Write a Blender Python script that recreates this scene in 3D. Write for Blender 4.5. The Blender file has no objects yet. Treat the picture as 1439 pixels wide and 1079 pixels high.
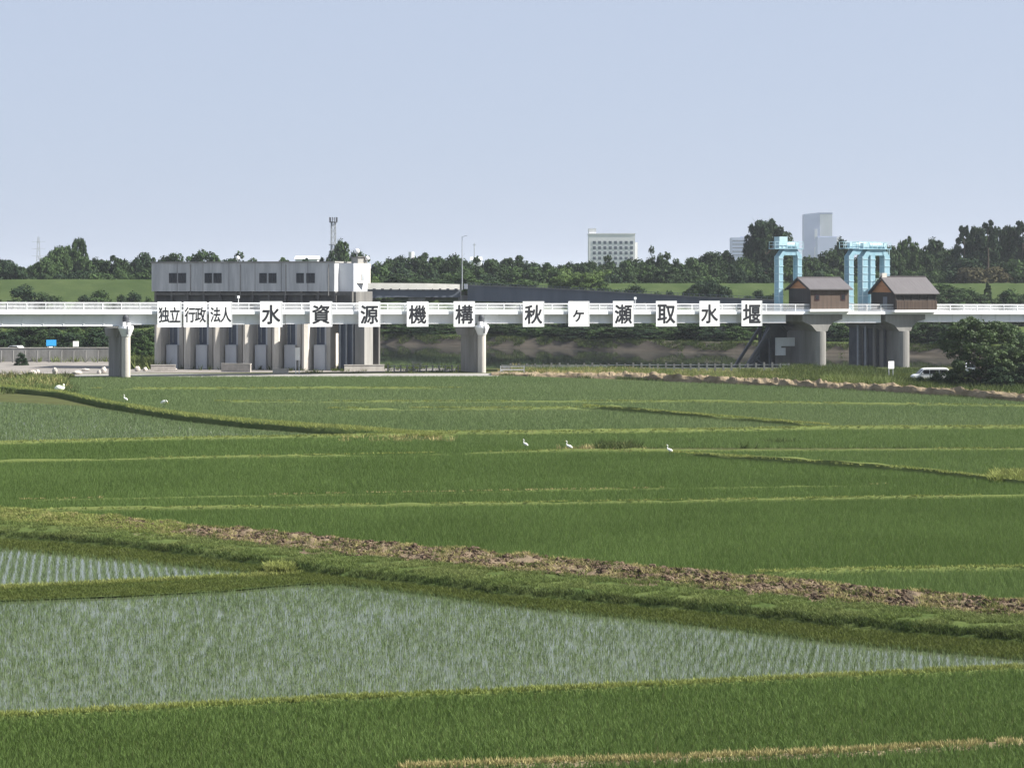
import bpy, math, random
import numpy as np
from mathutils import Vector, Matrix, noise as mnoise

# ------------------------------------------------------------------ camera, sky, sun, exposure
SC = bpy.context.scene
COL = SC.collection
R = math.radians
FPX, CX, HOR, EYE = 3000.0, 719.5, 400.0, 12.5     # focal length and horizon of the photograph, eye height in metres
cam_data = bpy.data.cameras.new("camera")
cam_data.sensor_width = 36.0
cam_data.lens = 36.0 * FPX / 1439.0
cam_data.shift_y = -(539.5 - HOR) / 1439.0
cam_data.clip_start, cam_data.clip_end = 1.0, 20000.0
cam = bpy.data.objects.new("camera", cam_data)
COL.objects.link(cam)
cam.location = (0, 0, EYE)
cam.rotation_euler = (R(90), 0, 0)
SC.camera = cam

SUN_EL, SUN_AZ = 40.0, 95.0                         # azimuth clockwise from +Y (the view direction)
world = bpy.data.worlds.new("World")
SC.world = world
world.use_nodes = True
wn = world.node_tree.nodes
sky = wn.new("ShaderNodeTexSky")
sky.sky_type = 'NISHITA'
sky.sun_disc = False
sky.sun_elevation = R(SUN_EL)
sky.sun_rotation = R(SUN_AZ)
sky.air_density, sky.dust_density, sky.ozone_density = 1.0, 1.0, 2.0
wn["Background"].inputs["Strength"].default_value = 0.085
pale = wn.new("ShaderNodeMix")                      # the even milky veil of a humid summer sky
pale.data_type = 'RGBA'
pale.inputs["Factor"].default_value = 0.93
pale.inputs[7].default_value = (2.42, 2.78, 3.55, 1)
world.node_tree.links.new(sky.outputs[0], pale.inputs[6])
world.node_tree.links.new(pale.outputs[2], wn["Background"].inputs["Color"])

sun_d = bpy.data.lights.new("sun", 'SUN')
sun_d.energy, sun_d.angle, sun_d.color = 5.0, R(0.5), (1.0, 0.955, 0.88)
sun = bpy.data.objects.new("sun", sun_d)
COL.objects.link(sun)
sd = Vector((math.sin(R(SUN_AZ)) * math.cos(R(SUN_EL)), math.cos(R(SUN_AZ)) * math.cos(R(SUN_EL)), math.sin(R(SUN_EL))))
sun.rotation_euler = sd.to_track_quat('Z', 'Y').to_euler()
sun.location = sd * 300

SC.view_settings.view_transform = 'Standard'
SC.view_settings.look = 'None'
SC.view_settings.gamma = 1.0
SC.view_settings.exposure = 1.3
SC.render.engine = 'CYCLES'
SC.cycles.use_denoising = True
HAZE = 0.00009
SC.cycles.max_bounces = 6
SC.cycles.volume_bounces = 0
SC.cycles.transparent_max_bounces = 4

# ------------------------------------------------------------------ helpers
def X_of(px, Y): return (px - CX) / FPX * Y
def Z_of(py, Y): return EYE - (py - HOR) / FPX * Y
def P(px, py, Y): return Vector((X_of(px, Y), Y, Z_of(py, Y)))
def GY(py): return FPX * EYE / (py - HOR)
def G(px, py):
    Y = GY(py)
    return Vector((X_of(px, Y), Y, 0.0))

class Frame:
    """a building's own axes: x along its front, y away from the viewer"""
    def __init__(self, ox, oy, ang):
        self.ox, self.oy, self.c, self.s_, self.ang = ox, oy, math.cos(ang), math.sin(ang), ang
    def s(self, px, b=0.0):
        q = (px - CX) / FPX
        return (q * (self.oy + b * self.c) - self.ox + b * self.s_) / (self.c - q * self.s_)
    def Y(self, s, b=0.0): return self.oy + s * self.s_ + b * self.c
    def z(self, py, s, b=0.0): return Z_of(py, self.Y(s, b))
    def b_at(self, px, s):
        q = (px - CX) / FPX
        return (self.ox + s * self.c - q * (self.oy + s * self.s_)) / (self.s_ + q * self.c)
    def w(self, s, b, z=0.0):
        return Vector((self.ox + s * self.c - b * self.s_, self.oy + s * self.s_ + b * self.c, z))

def tag(o, label=None, cat=None, group=None, kind=None):
    if label: o["label"] = label
    if cat: o["category"] = cat
    if group: o["group"] = group
    if kind: o["kind"] = kind
    return o

def link(o, parent=None):
    COL.objects.link(o)
    if parent is not None: o.parent = parent
    return o

def empty(name, loc, rz=0.0, label=None, cat=None, group=None):
    o = bpy.data.objects.new(name, None)
    o.empty_display_size = 0.5
    link(o)
    o.location = loc
    o.rotation_euler = (0, 0, rz)
    return tag(o, label, cat, group)

class MB:
    def __init__(self): self.v, self.f = [], []
    def add(self, vs, fs):
        n = len(self.v)
        self.v += [tuple(p) for p in vs]
        self.f += [tuple(i + n for i in f) for f in fs]
        return self
    def hexa(self, p):
        return self.add(p, [(0, 3, 2, 1), (4, 5, 6, 7), (0, 1, 5, 4), (1, 2, 6, 5), (2, 3, 7, 6), (3, 0, 4, 7)])
    def box(self, x0, x1, y0, y1, z0, z1):
        return self.hexa([(x0, y0, z0), (x1, y0, z0), (x1, y1, z0), (x0, y1, z0), (x0, y0, z1), (x1, y0, z1), (x1, y1, z1), (x0, y1, z1)])
    def slab(self, zf, s0, s1, b0, b1, d0, d1):       # a box whose floor and top follow the height line zf(s)
        a, c = zf(s0), zf(s1)
        return self.hexa([(s0, b0, a + d0), (s1, b0, c + d0), (s1, b1, c + d0), (s0, b1, a + d0), (s0, b0, a + d1), (s1, b0, c + d1), (s1, b1, c + d1), (s0, b1, a + d1)])
    def bar(self, p0, p1, w, h=None):
        h = h or w
        p0, p1 = Vector(p0), Vector(p1)
        d = (p1 - p0).normalized()
        up = Vector((0, 0, 1)) if abs(d.z) < 0.95 else Vector((1, 0, 0))
        a = d.cross(up).normalized() * w / 2
        b = a.cross(d).normalized() * h / 2
        return self.hexa([p0 - a - b, p0 + a - b, p0 + a + b, p0 - a + b, p1 - a - b, p1 + a - b, p1 + a + b, p1 - a + b])
    def cyl(self, p0, p1, r0, r1=None, n=12):
        r1 = r0 if r1 is None else r1
        p0, p1 = Vector(p0), Vector(p1)
        d = (p1 - p0).normalized()
        up = Vector((0, 0, 1)) if abs(d.z) < 0.95 else Vector((1, 0, 0))
        a = d.cross(up).normalized(); b = a.cross(d)
        vs = []
        for p, r in ((p0, r0), (p1, r1)):
            for i in range(n):
                t = 2 * math.pi * i / n
                vs.append(p + a * r * math.cos(t) + b * r * math.sin(t))
        fs = [(i, n + i, n + (i + 1) % n, (i + 1) % n) for i in range(n)]
        fs += [tuple(range(n)), tuple(range(2 * n - 1, n - 1, -1))]
        return self.add(vs, fs)
    def prism(self, poly, f0, f1):                      # poly of 2D points, f0/f1 map a 2D point to the two end caps
        n = len(poly)
        vs = [f0(p) for p in poly] + [f1(p) for p in poly]
        fs = [(i, (i + 1) % n, n + (i + 1) % n, n + i) for i in range(n)]
        fs += [tuple(range(n - 1, -1, -1)), tuple(range(n, 2 * n))]
        return self.add(vs, fs)
    def ball(self, c, r, nu=12, nv=8, sz=1.0):
        vs, fs = [], []
        for j in range(nv + 1):
            t = math.pi * j / nv
            for i in range(nu):
                a = 2 * math.pi * i / nu
                vs.append((c[0] + r * math.sin(t) * math.cos(a), c[1] + r * math.sin(t) * math.sin(a), c[2] + r * sz * math.cos(t)))
        for j in range(nv):
            for i in range(nu):
                fs.append((j * nu + i, (j + 1) * nu + i, (j + 1) * nu + (i + 1) % nu, j * nu + (i + 1) % nu))
        return self.add(vs, fs)
    def build(self, name, mat, parent=None, smooth=False, fix=True):
        me = bpy.data.meshes.new(name)
        me.from_pydata(self.v, [], self.f)
        if fix:
            import bmesh
            bm = bmesh.new(); bm.from_mesh(me)
            bmesh.ops.recalc_face_normals(bm, faces=bm.faces)
            bm.to_mesh(me); bm.free()
        if smooth: me.polygons.foreach_set("use_smooth", [True] * len(me.polygons))
        me.materials.append(mat)
        return link(bpy.data.objects.new(name, me), parent)

def tri_mesh(name, V, T, mat, parent=None, quads=False):
    k = 4 if quads else 3
    me = bpy.data.meshes.new(name)
    V = np.asarray(V, dtype=np.float32); T = np.asarray(T, dtype=np.int32)
    me.vertices.add(len(V)); me.vertices.foreach_set("co", V.ravel())
    me.loops.add(T.size); me.loops.foreach_set("vertex_index", T.ravel())
    me.polygons.add(len(T))
    me.polygons.foreach_set("loop_start", np.arange(0, T.size, k, dtype=np.int32))
    me.update(calc_edges=True)
    me.materials.append(mat)
    return link(bpy.data.objects.new(name, me), parent)

def mat(name, c1, c2=None, rough=0.8, scale=1.0, stretch=(1, 1, 1), c3=None, bump=0.0, bscale=None, metal=0.0, island=0.0, trans=0.0, lo=0.35, hi=0.65, spec=0.3, sub=None):
    m = bpy.data.materials.new(name)
    m.use_nodes = True
    nt = m.node_tree; N = nt.nodes; L = nt.links
    pr = N["Principled BSDF"]
    pr.inputs["Roughness"].default_value = rough
    pr.inputs["Metallic"].default_value = metal
    pr.inputs["Specular IOR Level"].default_value = spec
    pr.inputs["Base Color"].default_value = (*c1, 1)
    col = None
    tc = N.new("ShaderNodeTexCoord")
    mp = N.new("ShaderNodeMapping"); mp.inputs["Scale"].default_value = stretch
    L.new(tc.outputs["Object"], mp.inputs["Vector"])
    if c2:
        nz = N.new("ShaderNodeTexNoise"); nz.inputs["Scale"].default_value = scale; nz.inputs["Detail"].default_value = 6; nz.inputs["Roughness"].default_value = 0.62
        L.new(mp.outputs[0], nz.inputs["Vector"])
        rp = N.new("ShaderNodeValToRGB")
        rp.color_ramp.elements[0].position, rp.color_ramp.elements[1].position = lo, hi
        rp.color_ramp.elements[0].color, rp.color_ramp.elements[1].color = (*c1, 1), (*c2, 1)
        if c3:
            e = rp.color_ramp.elements.new(min(0.99, hi + 0.15)); e.color = (*c3, 1)
        L.new(nz.outputs["Fac"], rp.inputs["Fac"])
        col = rp.outputs["Color"]
    if island > 0:
        gm = N.new("ShaderNodeNewGeometry")
        mr = N.new("ShaderNodeMapRange"); mr.inputs["To Min"].default_value = 1 - island; mr.inputs["To Max"].default_value = 1 + island
        L.new(gm.outputs["Random Per Island"], mr.inputs["Value"])
        mx = N.new("ShaderNodeMix"); mx.data_type = 'RGBA'; mx.blend_type = 'MULTIPLY'; mx.inputs["Factor"].default_value = 1.0
        if col: L.new(col, mx.inputs[6])
        else: mx.inputs[6].default_value = (*c1, 1)
        L.new(mr.outputs[0], mx.inputs[7])
        col = mx.outputs[2]
    if col: L.new(col, pr.inputs["Base Color"])
    if trans > 0:
        tr = N.new("ShaderNodeBsdfTranslucent")
        if col: L.new(col, tr.inputs["Color"])
        else: tr.inputs["Color"].default_value = (*c1, 1)
        ms = N.new("ShaderNodeMixShader"); ms.inputs[0].default_value = trans
        L.new(pr.outputs[0], ms.inputs[1]); L.new(tr.outputs[0], ms.inputs[2])
        L.new(ms.outputs[0], N["Material Output"].inputs["Surface"])
    if bump > 0:
        nb = N.new("ShaderNodeTexNoise"); nb.inputs["Scale"].default_value = bscale or scale * 4; nb.inputs["Detail"].default_value = 5
        L.new(tc.outputs["Object"], nb.inputs["Vector"])
        bp = N.new("ShaderNodeBump"); bp.inputs["Strength"].default_value = bump; bp.inputs["Distance"].default_value = 0.1
        L.new(nb.outputs["Fac"], bp.inputs["Height"]); L.new(bp.outputs[0], pr.inputs["Normal"])
    return m

M = {}
M['white'] = mat('white_paint', (.80, .81, .82), (.72, .73, .74), .45, .5, (1, 1, .3))
M['board'] = mat('board_white', (.84, .84, .83), (.78, .78, .77), .5, .8)
M['ink'] = mat('ink', (.012, .013, .018), None, .6)
M['concrete'] = mat('weathered_concrete', (.29, .285, .27), (.19, .185, .175), .9, .5, (1, 1, .13), c3=(.36, .355, .335), bump=.25, spec=.06)
M['wallgrey'] = mat('grey_wall', (.52, .53, .535), (.34, .35, .36), .9, .9, (1, 1, .10), c3=(.56, .565, .565), bump=.1, lo=.3, hi=.58, spec=.06)
M['paleconc'] = mat('pale_concrete', (.58, .55, .50), (.40, .375, .335), .9, .6, (1, 1, .15), c3=(.62, .60, .55), bump=.2, spec=.06)
M['cream'] = mat('cream_render', (.60, .57, .52), (.50, .47, .42), .85, .6, (1, 1, .3))
M['palegrey'] = mat('pale_grey_panel', (.52, .54, .57), (.44, .46, .49), .7, .6, (1, 1, .2))
M['darkconc'] = mat('stained_shaded_concrete', (.10, .098, .095), (.17, .165, .155), .9, .5, (1, 1, .15), bump=.2, spec=.06)  # stain streaks; shade of the recesses is put into the dark tone
M['darksteel'] = mat('dark_steel', (.045, .05, .06), (.075, .08, .09), .55, .8)
M['steel'] = mat('galvanised_steel', (.36, .38, .40), (.28, .30, .32), .5, 2, metal=.2)
M['roadgrey'] = mat('grey_girder_paint', (.10, .115, .14), (.13, .145, .17), .6, .3, (1, 1, .2))
M['gate'] = mat('gate_steel', (.10, .12, .17), (.15, .17, .21), .5, 1.2, (1, 1, .2))
M['glass'] = mat('dark_glass', (.015, .017, .02), None, .12, spec=.5)
M['blue'] = mat('sky_blue_paint', (.21, .37, .45), (.30, .46, .53), .5, .9, (1, 1, .2), c3=(.15, .28, .36))
M['bluelight'] = mat('pale_blue_steel', (.36, .52, .58), (.44, .58, .62), .5, 1)
M['brown'] = mat('brown_boards', (.078, .055, .043), (.125, .09, .07), .75, .9, (3, 3, .15))
M['brownred'] = mat('dark_red_shutter', (.06, .02, .025), None, .6)
M['orange'] = mat('orange_timber', (.36, .17, .08), (.28, .13, .06), .7, 1.2, (.3, .3, 3))
M['darkwood'] = mat('dark_and_shaded_timber', (.028, .026, .026), (.05, .043, .04), .8, 1, (3, 3, .2))
M['roof'] = mat('grey_roof_sheet', (.085, .078, .082), (.115, .108, .110), .6, .8, (6, .4, 1))
M['black'] = mat('black_rubber', (.01, .01, .01), None, .7)
M['carwhite'] = mat('car_white', (.82, .83, .84), None, .25, spec=.5)
M['farwhite'] = mat('far_white_wall', (.74, .74, .74), (.66, .66, .67), .8, .05)
M['farhazed'] = mat('far_hazed_wall', (.42, .47, .62), (.38, .43, .57), .7, .03)  # distance haze is put into this pale blue wall colour
M['farwin'] = mat('far_window', (.10, .12, .15), None, .3)
M['bluesign'] = mat('blue_sign', (.03, .28, .60), None, .5)
M['tarp'] = mat('blue_tarp', (.03, .07, .22), (.04, .10, .28), .6, 3)
M['stone'] = mat('pale_stone', (.50, .46, .42), (.36, .33, .30), .9, 1.5, bump=.4, spec=.06)
M['egret'] = mat('white_feathers', (.86, .86, .82), (.80, .80, .74), .8, 8)
M['beak'] = mat('yellow_beak', (.55, .38, .05), None, .5)
M['leg'] = mat('dark_leg', (.02, .02, .02), None, .6)
M['sack'] = mat('white_sack', (.78, .80, .66), (.70, .73, .58), .6, 6)
M['bark'] = mat('bark', (.07, .055, .04), (.11, .09, .07), .9, 3, (1, 1, .3))
# ground
M['mud'] = mat('paddy_mud', (.075, .085, .035), (.055, .06, .028), .9, .4, spec=.0)
M['plaza'] = mat('paved_lot', (.235, .215, .20), (.17, .16, .145), .9, .2, c3=(.29, .265, .245), bump=.2, spec=.06)
M['road'] = mat('pale_concrete_road', (.29, .28, .26), (.22, .215, .20), .9, .4, spec=.06)
M['soil'] = mat('turned_soil', (.115, .088, .062), (.18, .142, .098), .95, 1.6, c3=(.26, .21, .14), bump=.7, bscale=6, spec=0)
M['drysoil'] = mat('dry_soil', (.255, .205, .14), (.16, .125, .08), .95, .9, c3=(.32, .27, .19), bump=.8, bscale=3, spec=0)
M['turf'] = mat('turf', (.050, .075, .024), (.078, .098, .034), .95, .5, c3=(.12, .105, .055), bump=.5, bscale=5, spec=.0)
M['levee'] = mat('levee_grass', (.040, .060, .024), (.058, .080, .032), .95, .16, (1, 1, 2.5), c3=(.085, .10, .045), bump=.8, bscale=1.6, spec=.0)
M['revet'] = mat('bank_revetment', (.052, .046, .038), (.095, .083, .068), .9, .8, (.12, .12, 2.2), c3=(.04, .048, .026), bump=.8, bscale=1.0, spec=0)
M['bed'] = mat('river_bed', (.06, .06, .045), None, .9, spec=.0)
M['ridge'] = mat('ridge_turf', (.095, .122, .040), (.118, .140, .048), .95, .8, c3=(.135, .138, .06), bump=.4, bscale=6, spec=0)
# plants
M['rice'] = mat('rice_leaf', (.084, .132, .036), (.100, .154, .044), .6, .08, island=.3, trans=.35, lo=.4, hi=.6, spec=.06)
M['rice_mid'] = mat('rice_leaf_mid', (.096, .146, .044), (.110, .164, .052), .6, .03, island=.25, trans=.35, lo=.4, hi=.6, spec=.06)
M['rice_far'] = mat('rice_leaf_far', (.116, .165, .066), (.132, .180, .076), .6, .03, island=.2, trans=.35, lo=.4, hi=.6, spec=.06)
M['seedling'] = mat('rice_seedling', (.098, .142, .060), (.120, .166, .072), .6, .2, island=.3, trans=.3, spec=.06)
M['bund'] = mat('bund_grass', (.17, .205, .055), (.22, .24, .08), .7, .3, island=.3, trans=.3, spec=.06)
M['drygrass'] = mat('dry_grass', (.34, .295, .14), (.24, .22, .09), .8, .4, island=.3, trans=.2, spec=.06)
M['grass'] = mat('bank_grass', (.105, .145, .042), (.145, .172, .06), .7, .35, island=.35, trans=.3, spec=.06)
M['weed'] = mat('dark_weed', (.050, .078, .024), (.085, .105, .036), .7, .4, island=.35, trans=.3, spec=.06)
M['olive'] = mat('olive_marsh_grass', (.072, .095, .024), (.095, .115, .032), .7, .6, island=.3, trans=.3, spec=.06)
M['leaf_dark'] = mat('leaf_dark', (.026, .046, .018), (.040, .064, .026), .7, .12, island=.4, trans=.2, spec=.06)
M['leaf_mid'] = mat('leaf_mid', (.040, .070, .024), (.058, .092, .033), .7, .12, island=.4, trans=.2, spec=.06)
M['leaf_light'] = mat('leaf_light', (.072, .115, .032), (.098, .14, .044), .7, .12, island=.35, trans=.25, spec=.06)
M['leaf_blue'] = mat('leaf_bluish', (.021, .038, .019), (.031, .053, .026), .7, .12, island=.4, trans=.15, spec=.06)
M['leaf_rust'] = mat('leaf_rust', (.066, .054, .030), (.054, .062, .026), .7, .1, island=.3, trans=.2, spec=.06)

def water_mat(name, base, rough, bump, bscale):
    m = mat(name, base, None, rough, bump=bump, bscale=bscale, spec=.5)
    m.node_tree.nodes["Principled BSDF"].inputs["IOR"].default_value = 1.33
    return m
M['paddywater'] = water_mat('paddy_water', (.085, .10, .058), .07, .025, 3.0)
M['river'] = water_mat('river_water', (.022, .028, .024), .03, .03, .5)

# ------------------------------------------------------------------ ground
random.seed(4)
rng = np.random.default_rng(7)
def line(*pts):
    a = np.array(pts, dtype=float)
    s0 = (a[1, 1] - a[0, 1]) / (a[1, 0] - a[0, 0]); s1 = (a[-1, 1] - a[-2, 1]) / (a[-1, 0] - a[-2, 0])
    xs = np.concatenate([[a[0, 0] - 400], a[:, 0], [a[-1, 0] + 400]])
    ys = np.concatenate([[a[0, 1] - 400 * s0], a[:, 1], [a[-1, 1] + 400 * s1]])
    return lambda px: np.interp(px, xs, ys)
L_low = line((0, 1101), (560, 1083), (960, 1070), (1200, 1060), (1439, 1047))
L_edge = line((0, 1012), (480, 987), (960, 966), (1439, 943))
L_foot = line((0, 760), (160, 771), (240, 781), (400, 803), (480, 816), (620, 829), (720, 842), (959, 862), (1200, 888), (1439, 908))
L_dike = line((0, 720), (240, 742), (480, 763), (960, 808), (1439, 855))
L_f2top = line((0, 847), (160, 841), (320, 833), (400, 825), (480, 820), (560, 829), (720, 851), (960, 876), (1200, 905), (1439, 926))
L_f3bot = line((0, 831), (160, 823), (400, 811), (480, 808))
L_f3top = line((0, 769), (160, 785), (330, 801), (400, 808), (480, 818))
L_a = line((0, 722), (480, 715), (960, 708), (1439, 700))
L_b = line((1060, 811), (1200, 807), (1439, 803))
L_c = line((0, 626), (240, 620), (480, 616), (640, 613))
L_d = line((0, 652), (250, 647), (480, 643), (780, 637), (960, 636), (1439, 634))
L_k = line((940, 641), (1100, 652), (1280, 665), (1400, 678), (1439, 682))
L_left = line((-100, 533), (0, 549), (84, 557), (150, 572), (250, 589), (350, 600), (440, 607), (520, 611), (640, 617))
L_e = line((560, 612), (720, 612), (960, 609), (1160, 605), (1439, 604))
L_f = line((820, 575), (980, 588), (1160, 603))
L_g = line((300, 567), (960, 567), (1439, 573))
L_h = line((130, 549), (480, 548), (650, 548))
L_far = line((-100, 531), (120, 531), (720, 530), (960, 539), (1150, 547), (1300, 555), (1439, 567))

BANK = [(-900, 380), (-66, 372), (-61, 336), (-52, 322), (-20, 317), (60, 323), (150, 330), (900, 340)]
def bank_y(x): return float(np.interp(x, [p[0] for p in BANK], [p[1] for p in BANK]))
xs = sorted(set(list(range(-900, 901, 20)) + [p[0] for p in BANK]))
mb = MB()
V, F = [], []
for x in xs: V += [(x, -60, 0), (x, 150, 0), (x, bank_y(x), 0), (x, bank_y(x) + 3.5, -2.2)]
for i in range(len(xs) - 1):
    for j in range(3): F.append((i * 4 + j, (i + 1) * 4 + j, (i + 1) * 4 + j + 1, i * 4 + j + 1))
g = mb.add(V, F).build('ground', M['mud'])
tag(g, 'flat muddy floodplain carrying the rice paddies', 'ground', kind='structure')
g.data.materials.append(M['turf'])
for p in g.data.polygons:
    if p.center.y > 280: p.material_index = 1

LV = 484.0                                           # foot of the far levee
def crest(x): return float(np.interp(x, [-90, 0, 130], [13.75, 12.85, 12.8])) + .12 * mnoise.noise((x * .05, 3, 0))
def bank(x): return float(np.interp(x, [-900, -30, 44, 90, 200, 900], [478, 470, 407, 378, 372, 372])) + 1.5 * mnoise.noise((x * .05, 0, 0))
xs2 = list(range(-900, -120, 12)) + list(range(-120, 200, 2)) + list(range(200, 901, 12))
def strip(name, prof, m, label, cat, wob=0.0):
    V, F = [], []
    for x in xs2:
        for (y, z) in prof(x): V.append((x, y, z + (wob * mnoise.noise((x * .3, y * .3, 0)) if 0 < z < 1.2 or z > 4 else 0)))
    k = len(prof(0))
    for i in range(len(xs2) - 1):
        for j in range(k - 1): F.append((i * k + j, (i + 1) * k + j, (i + 1) * k + j + 1, i * k + j + 1))
    o = MB().add(V, F).build(name, m, smooth=True)
    return tag(o, label, cat, kind='structure')
strip('riverbank', lambda x: [(bank(x) - 8, -2.9), (bank(x), -.7), (bank(x) + 1.6, .0), (bank(x) + 3.2, .7), (bank(x) + 4.8, 1.4)], M['revet'], 'sloping brown revetment of the far riverbank above the water', 'riverbank', .35)
strip('berm', lambda x: [(bank(x) + 4.8, 1.4)] + [(bank(x) + 4.8 + (LV - bank(x) - 4.8) * t, 1.4 + 1.6 * t) for t in (.3, .6, 1.0)], M['turf'], 'grassy berm between the far riverbank and the levee', 'berm', .0)
strip('levee', lambda x: [(LV, 3.0)] + [(LV + 36 * t, 3.0 + (crest(x) - 3.0) * t) for t in (.15, .3, .45, .6, .75, .88, 1.0)] + [(LV + 42, crest(x)), (LV + 68, 4.0)], M['levee'], 'long mown green levee slope in front of the wood', 'levee', .25)
tag(MB().add([(-8000, LV + 68, 4.0), (8000, LV + 68, 4.0), (8000, 8500, 4.0), (-8000, 8500, 4.0)], [(0, 1, 2, 3)]).build('far_ground', M['turf']), 'plain reaching to the horizon beyond the levee', 'ground', kind='structure')
tag(MB().add([(-900, 300, -3.0), (900, 300, -3.0), (900, LV, -3.0), (-900, LV, -3.0)], [(0, 1, 2, 3)]).build('river_bed', M['bed']), 'bed under the river', 'river bed', kind='structure')
tag(MB().add([(-900, 310, -.66), (900, 310, -.66), (900, 479, -.66), (-900, 479, -.66)], [(0, 1, 2, 3)]).build('river_water', M['river']), 'calm dark river reflecting the far bank', 'river', kind='structure')

def patch(name, pts, z, m, label, cat, kind='structure'):
    vs = [(p[0], p[1], z) for p in pts]
    return tag(MB().add(vs, [tuple(range(len(vs)))]).build(name, m, fix=False), label, cat, kind=kind)
def gp(px, py): v = G(px, py); return (v.x, v.y)
def between(up, lo, px0, px1, n=60):
    t = np.linspace(px0, px1, n)
    return [gp(p, float(up(p))) for p in t] + [gp(p, float(lo(p))) for p in t[::-1]]
lot = [gp(-350, 524), gp(80, 525), gp(640, 522), gp(640, 517.5), gp(330, 516.5), gp(215, 514), gp(150, 507), gp(-350, 506)]
patch('paved_lot', lot, .008, M['plaza'], 'pinkish grey paved lot beneath the bridge', 'pavement')
patch('service_road', [gp(105, 530.5), gp(760, 529), gp(760, 524.5), gp(105, 525.5)], .012, M['road'], 'pale concrete service road along the far paddy edge', 'road')

def sheet_between(up, lo, px0, px1, n, z):
    t = np.linspace(px0, px1, n)
    V, F = [], []
    for p in t:
        a = gp(p, float(up(p))); b = gp(p, float(lo(p)))
        V += [(a[0], a[1], z), (b[0], b[1], z)]
    for i in range(n - 1): F.append((2 * i, 2 * i + 1, 2 * i + 3, 2 * i + 2))
    return MB().add(V, F)
tag(sheet_between(L_f2top, L_edge, -340, 1552, 60, .03).build('flooded_paddy', M['paddywater']), 'large flooded paddy whose shallow water mirrors the sky', 'paddy water', kind='structure')
tag(sheet_between(L_f3top, L_f3bot, -340, 402, 40, .03).build('flooded_paddy', M['paddywater']), 'small wedge of flooded paddy beneath the earthen dike', 'paddy water', kind='structure')
L_pale_top = line((0, 566), (120, 572), (250, 593), (350, 604), (440, 611), (470, 614))
tag(sheet_between(L_pale_top, lambda p: L_c(p) - 1.0, -340, 462, 40, .03).build('flooded_paddy', M['paddywater']), 'narrow pale flooded paddy below the left grassy dike', 'paddy water', kind='structure')

# ------------------------------------------------------------------ blades: rice and grass
def blades(pts, nb, hgt, wid, spread, lean, lod=2):
    """many leaves round every point; returns vertices and triangles"""
    n = len(pts)
    base = np.repeat(np.asarray(pts, dtype=np.float32), nb, axis=0)
    k = len(base)
    a = rng.uniform(0, 2 * np.pi, k); r = rng.uniform(0, 1, k) ** .7 * spread
    base = base + np.stack([r * np.cos(a), r * np.sin(a), np.zeros(k)], 1)
    h = hgt * np.repeat(rng.uniform(.8, 1.2, n), nb) * rng.uniform(.7, 1.12, k)
    la = a + rng.normal(0, .5, k); ln = h * lean * rng.uniform(.2, 1.3, k)
    lx, ly = np.cos(la) * ln, np.sin(la) * ln
    wa = rng.uniform(0, np.pi, k); w = wid * rng.uniform(.7, 1.3, k) / 2
    wx, wy = np.cos(wa) * w, np.sin(wa) * w
    if lod == 1:
        V = np.empty((k, 3, 3), np.float32)
        V[:, 0] = base + np.stack([wx, wy, 0 * w], 1)
        V[:, 1] = base - np.stack([wx, wy, 0 * w], 1)
        V[:, 2] = base + np.stack([lx, ly, h], 1)
        return V.reshape(-1, 3), np.arange(3 * k).reshape(-1, 3)
    V = np.empty((k, 5, 3), np.float32)
    V[:, 0] = base + np.stack([wx * .7, wy * .7, 0 * w], 1)
    V[:, 1] = base - np.stack([wx * .7, wy * .7, 0 * w], 1)
    mid = base + np.stack([lx * .35, ly * .35, h * .6], 1)
    V[:, 2] = mid - np.stack([wx, wy, 0 * w], 1)
    V[:, 3] = mid + np.stack([wx, wy, 0 * w], 1)
    V[:, 4] = base + np.stack([lx, ly, h], 1)
    i = np.arange(k)[:, None] * 5
    T = np.concatenate([i + np.array([[0, 1, 2]]), i + np.array([[0, 2, 3]]), i + np.array([[3, 2, 4]])], 0)
    return V.reshape(-1, 3), T

def to_px(x, y): return CX + FPX * x / y, HOR + FPX * EYE / y
def rows(y0, y1, dr, dc, rot, jit, px0=-230, px1=1670):
    w = (px1 - px0) / FPX * y1 + (y1 - y0) * .5
    R_ = w / 2 + (y1 - y0)
    u = np.arange(-R_, R_, dr); v = np.arange(-R_, R_, dc)
    U, W = np.meshgrid(u, v)
    U = U.ravel() + rng.normal(0, jit * dr, U.size); W = W.ravel() + rng.normal(0, jit * dc, W.size)
    cx, cy = X_of((px0 + px1) / 2, (y0 + y1) / 2), (y0 + y1) / 2
    x = cx + U * math.cos(rot) - W * math.sin(rot); y = cy + U * math.sin(rot) + W * math.cos(rot)
    k = (y > y0) & (y < y1)
    x, y = x[k], y[k]
    px, py = to_px(x, y)
    k = (px > px0) & (px < px1)
    return x[k], y[k], px[k], py[k]

BUNDS = []
def off_bunds(x, y, px, py):
    k = np.ones(len(x), bool)
    for ln, p0, p1, w in BUNDS:
        yl = FPX * EYE / (ln(px) - HOR)
        k &= ~((px > p0) & (px < p1) & (np.abs(y - yl) < w / 2 + .1))
    return k

def stuff(name, V, T, m, label, cat):
    return tag(tri_mesh(name, V, T, m), label, cat, kind='stuff')
def lumpy(x, y, sc): return np.array([mnoise.noise((a * sc, b * sc, 0.0)) for a, b in zip(x, y)])

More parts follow.
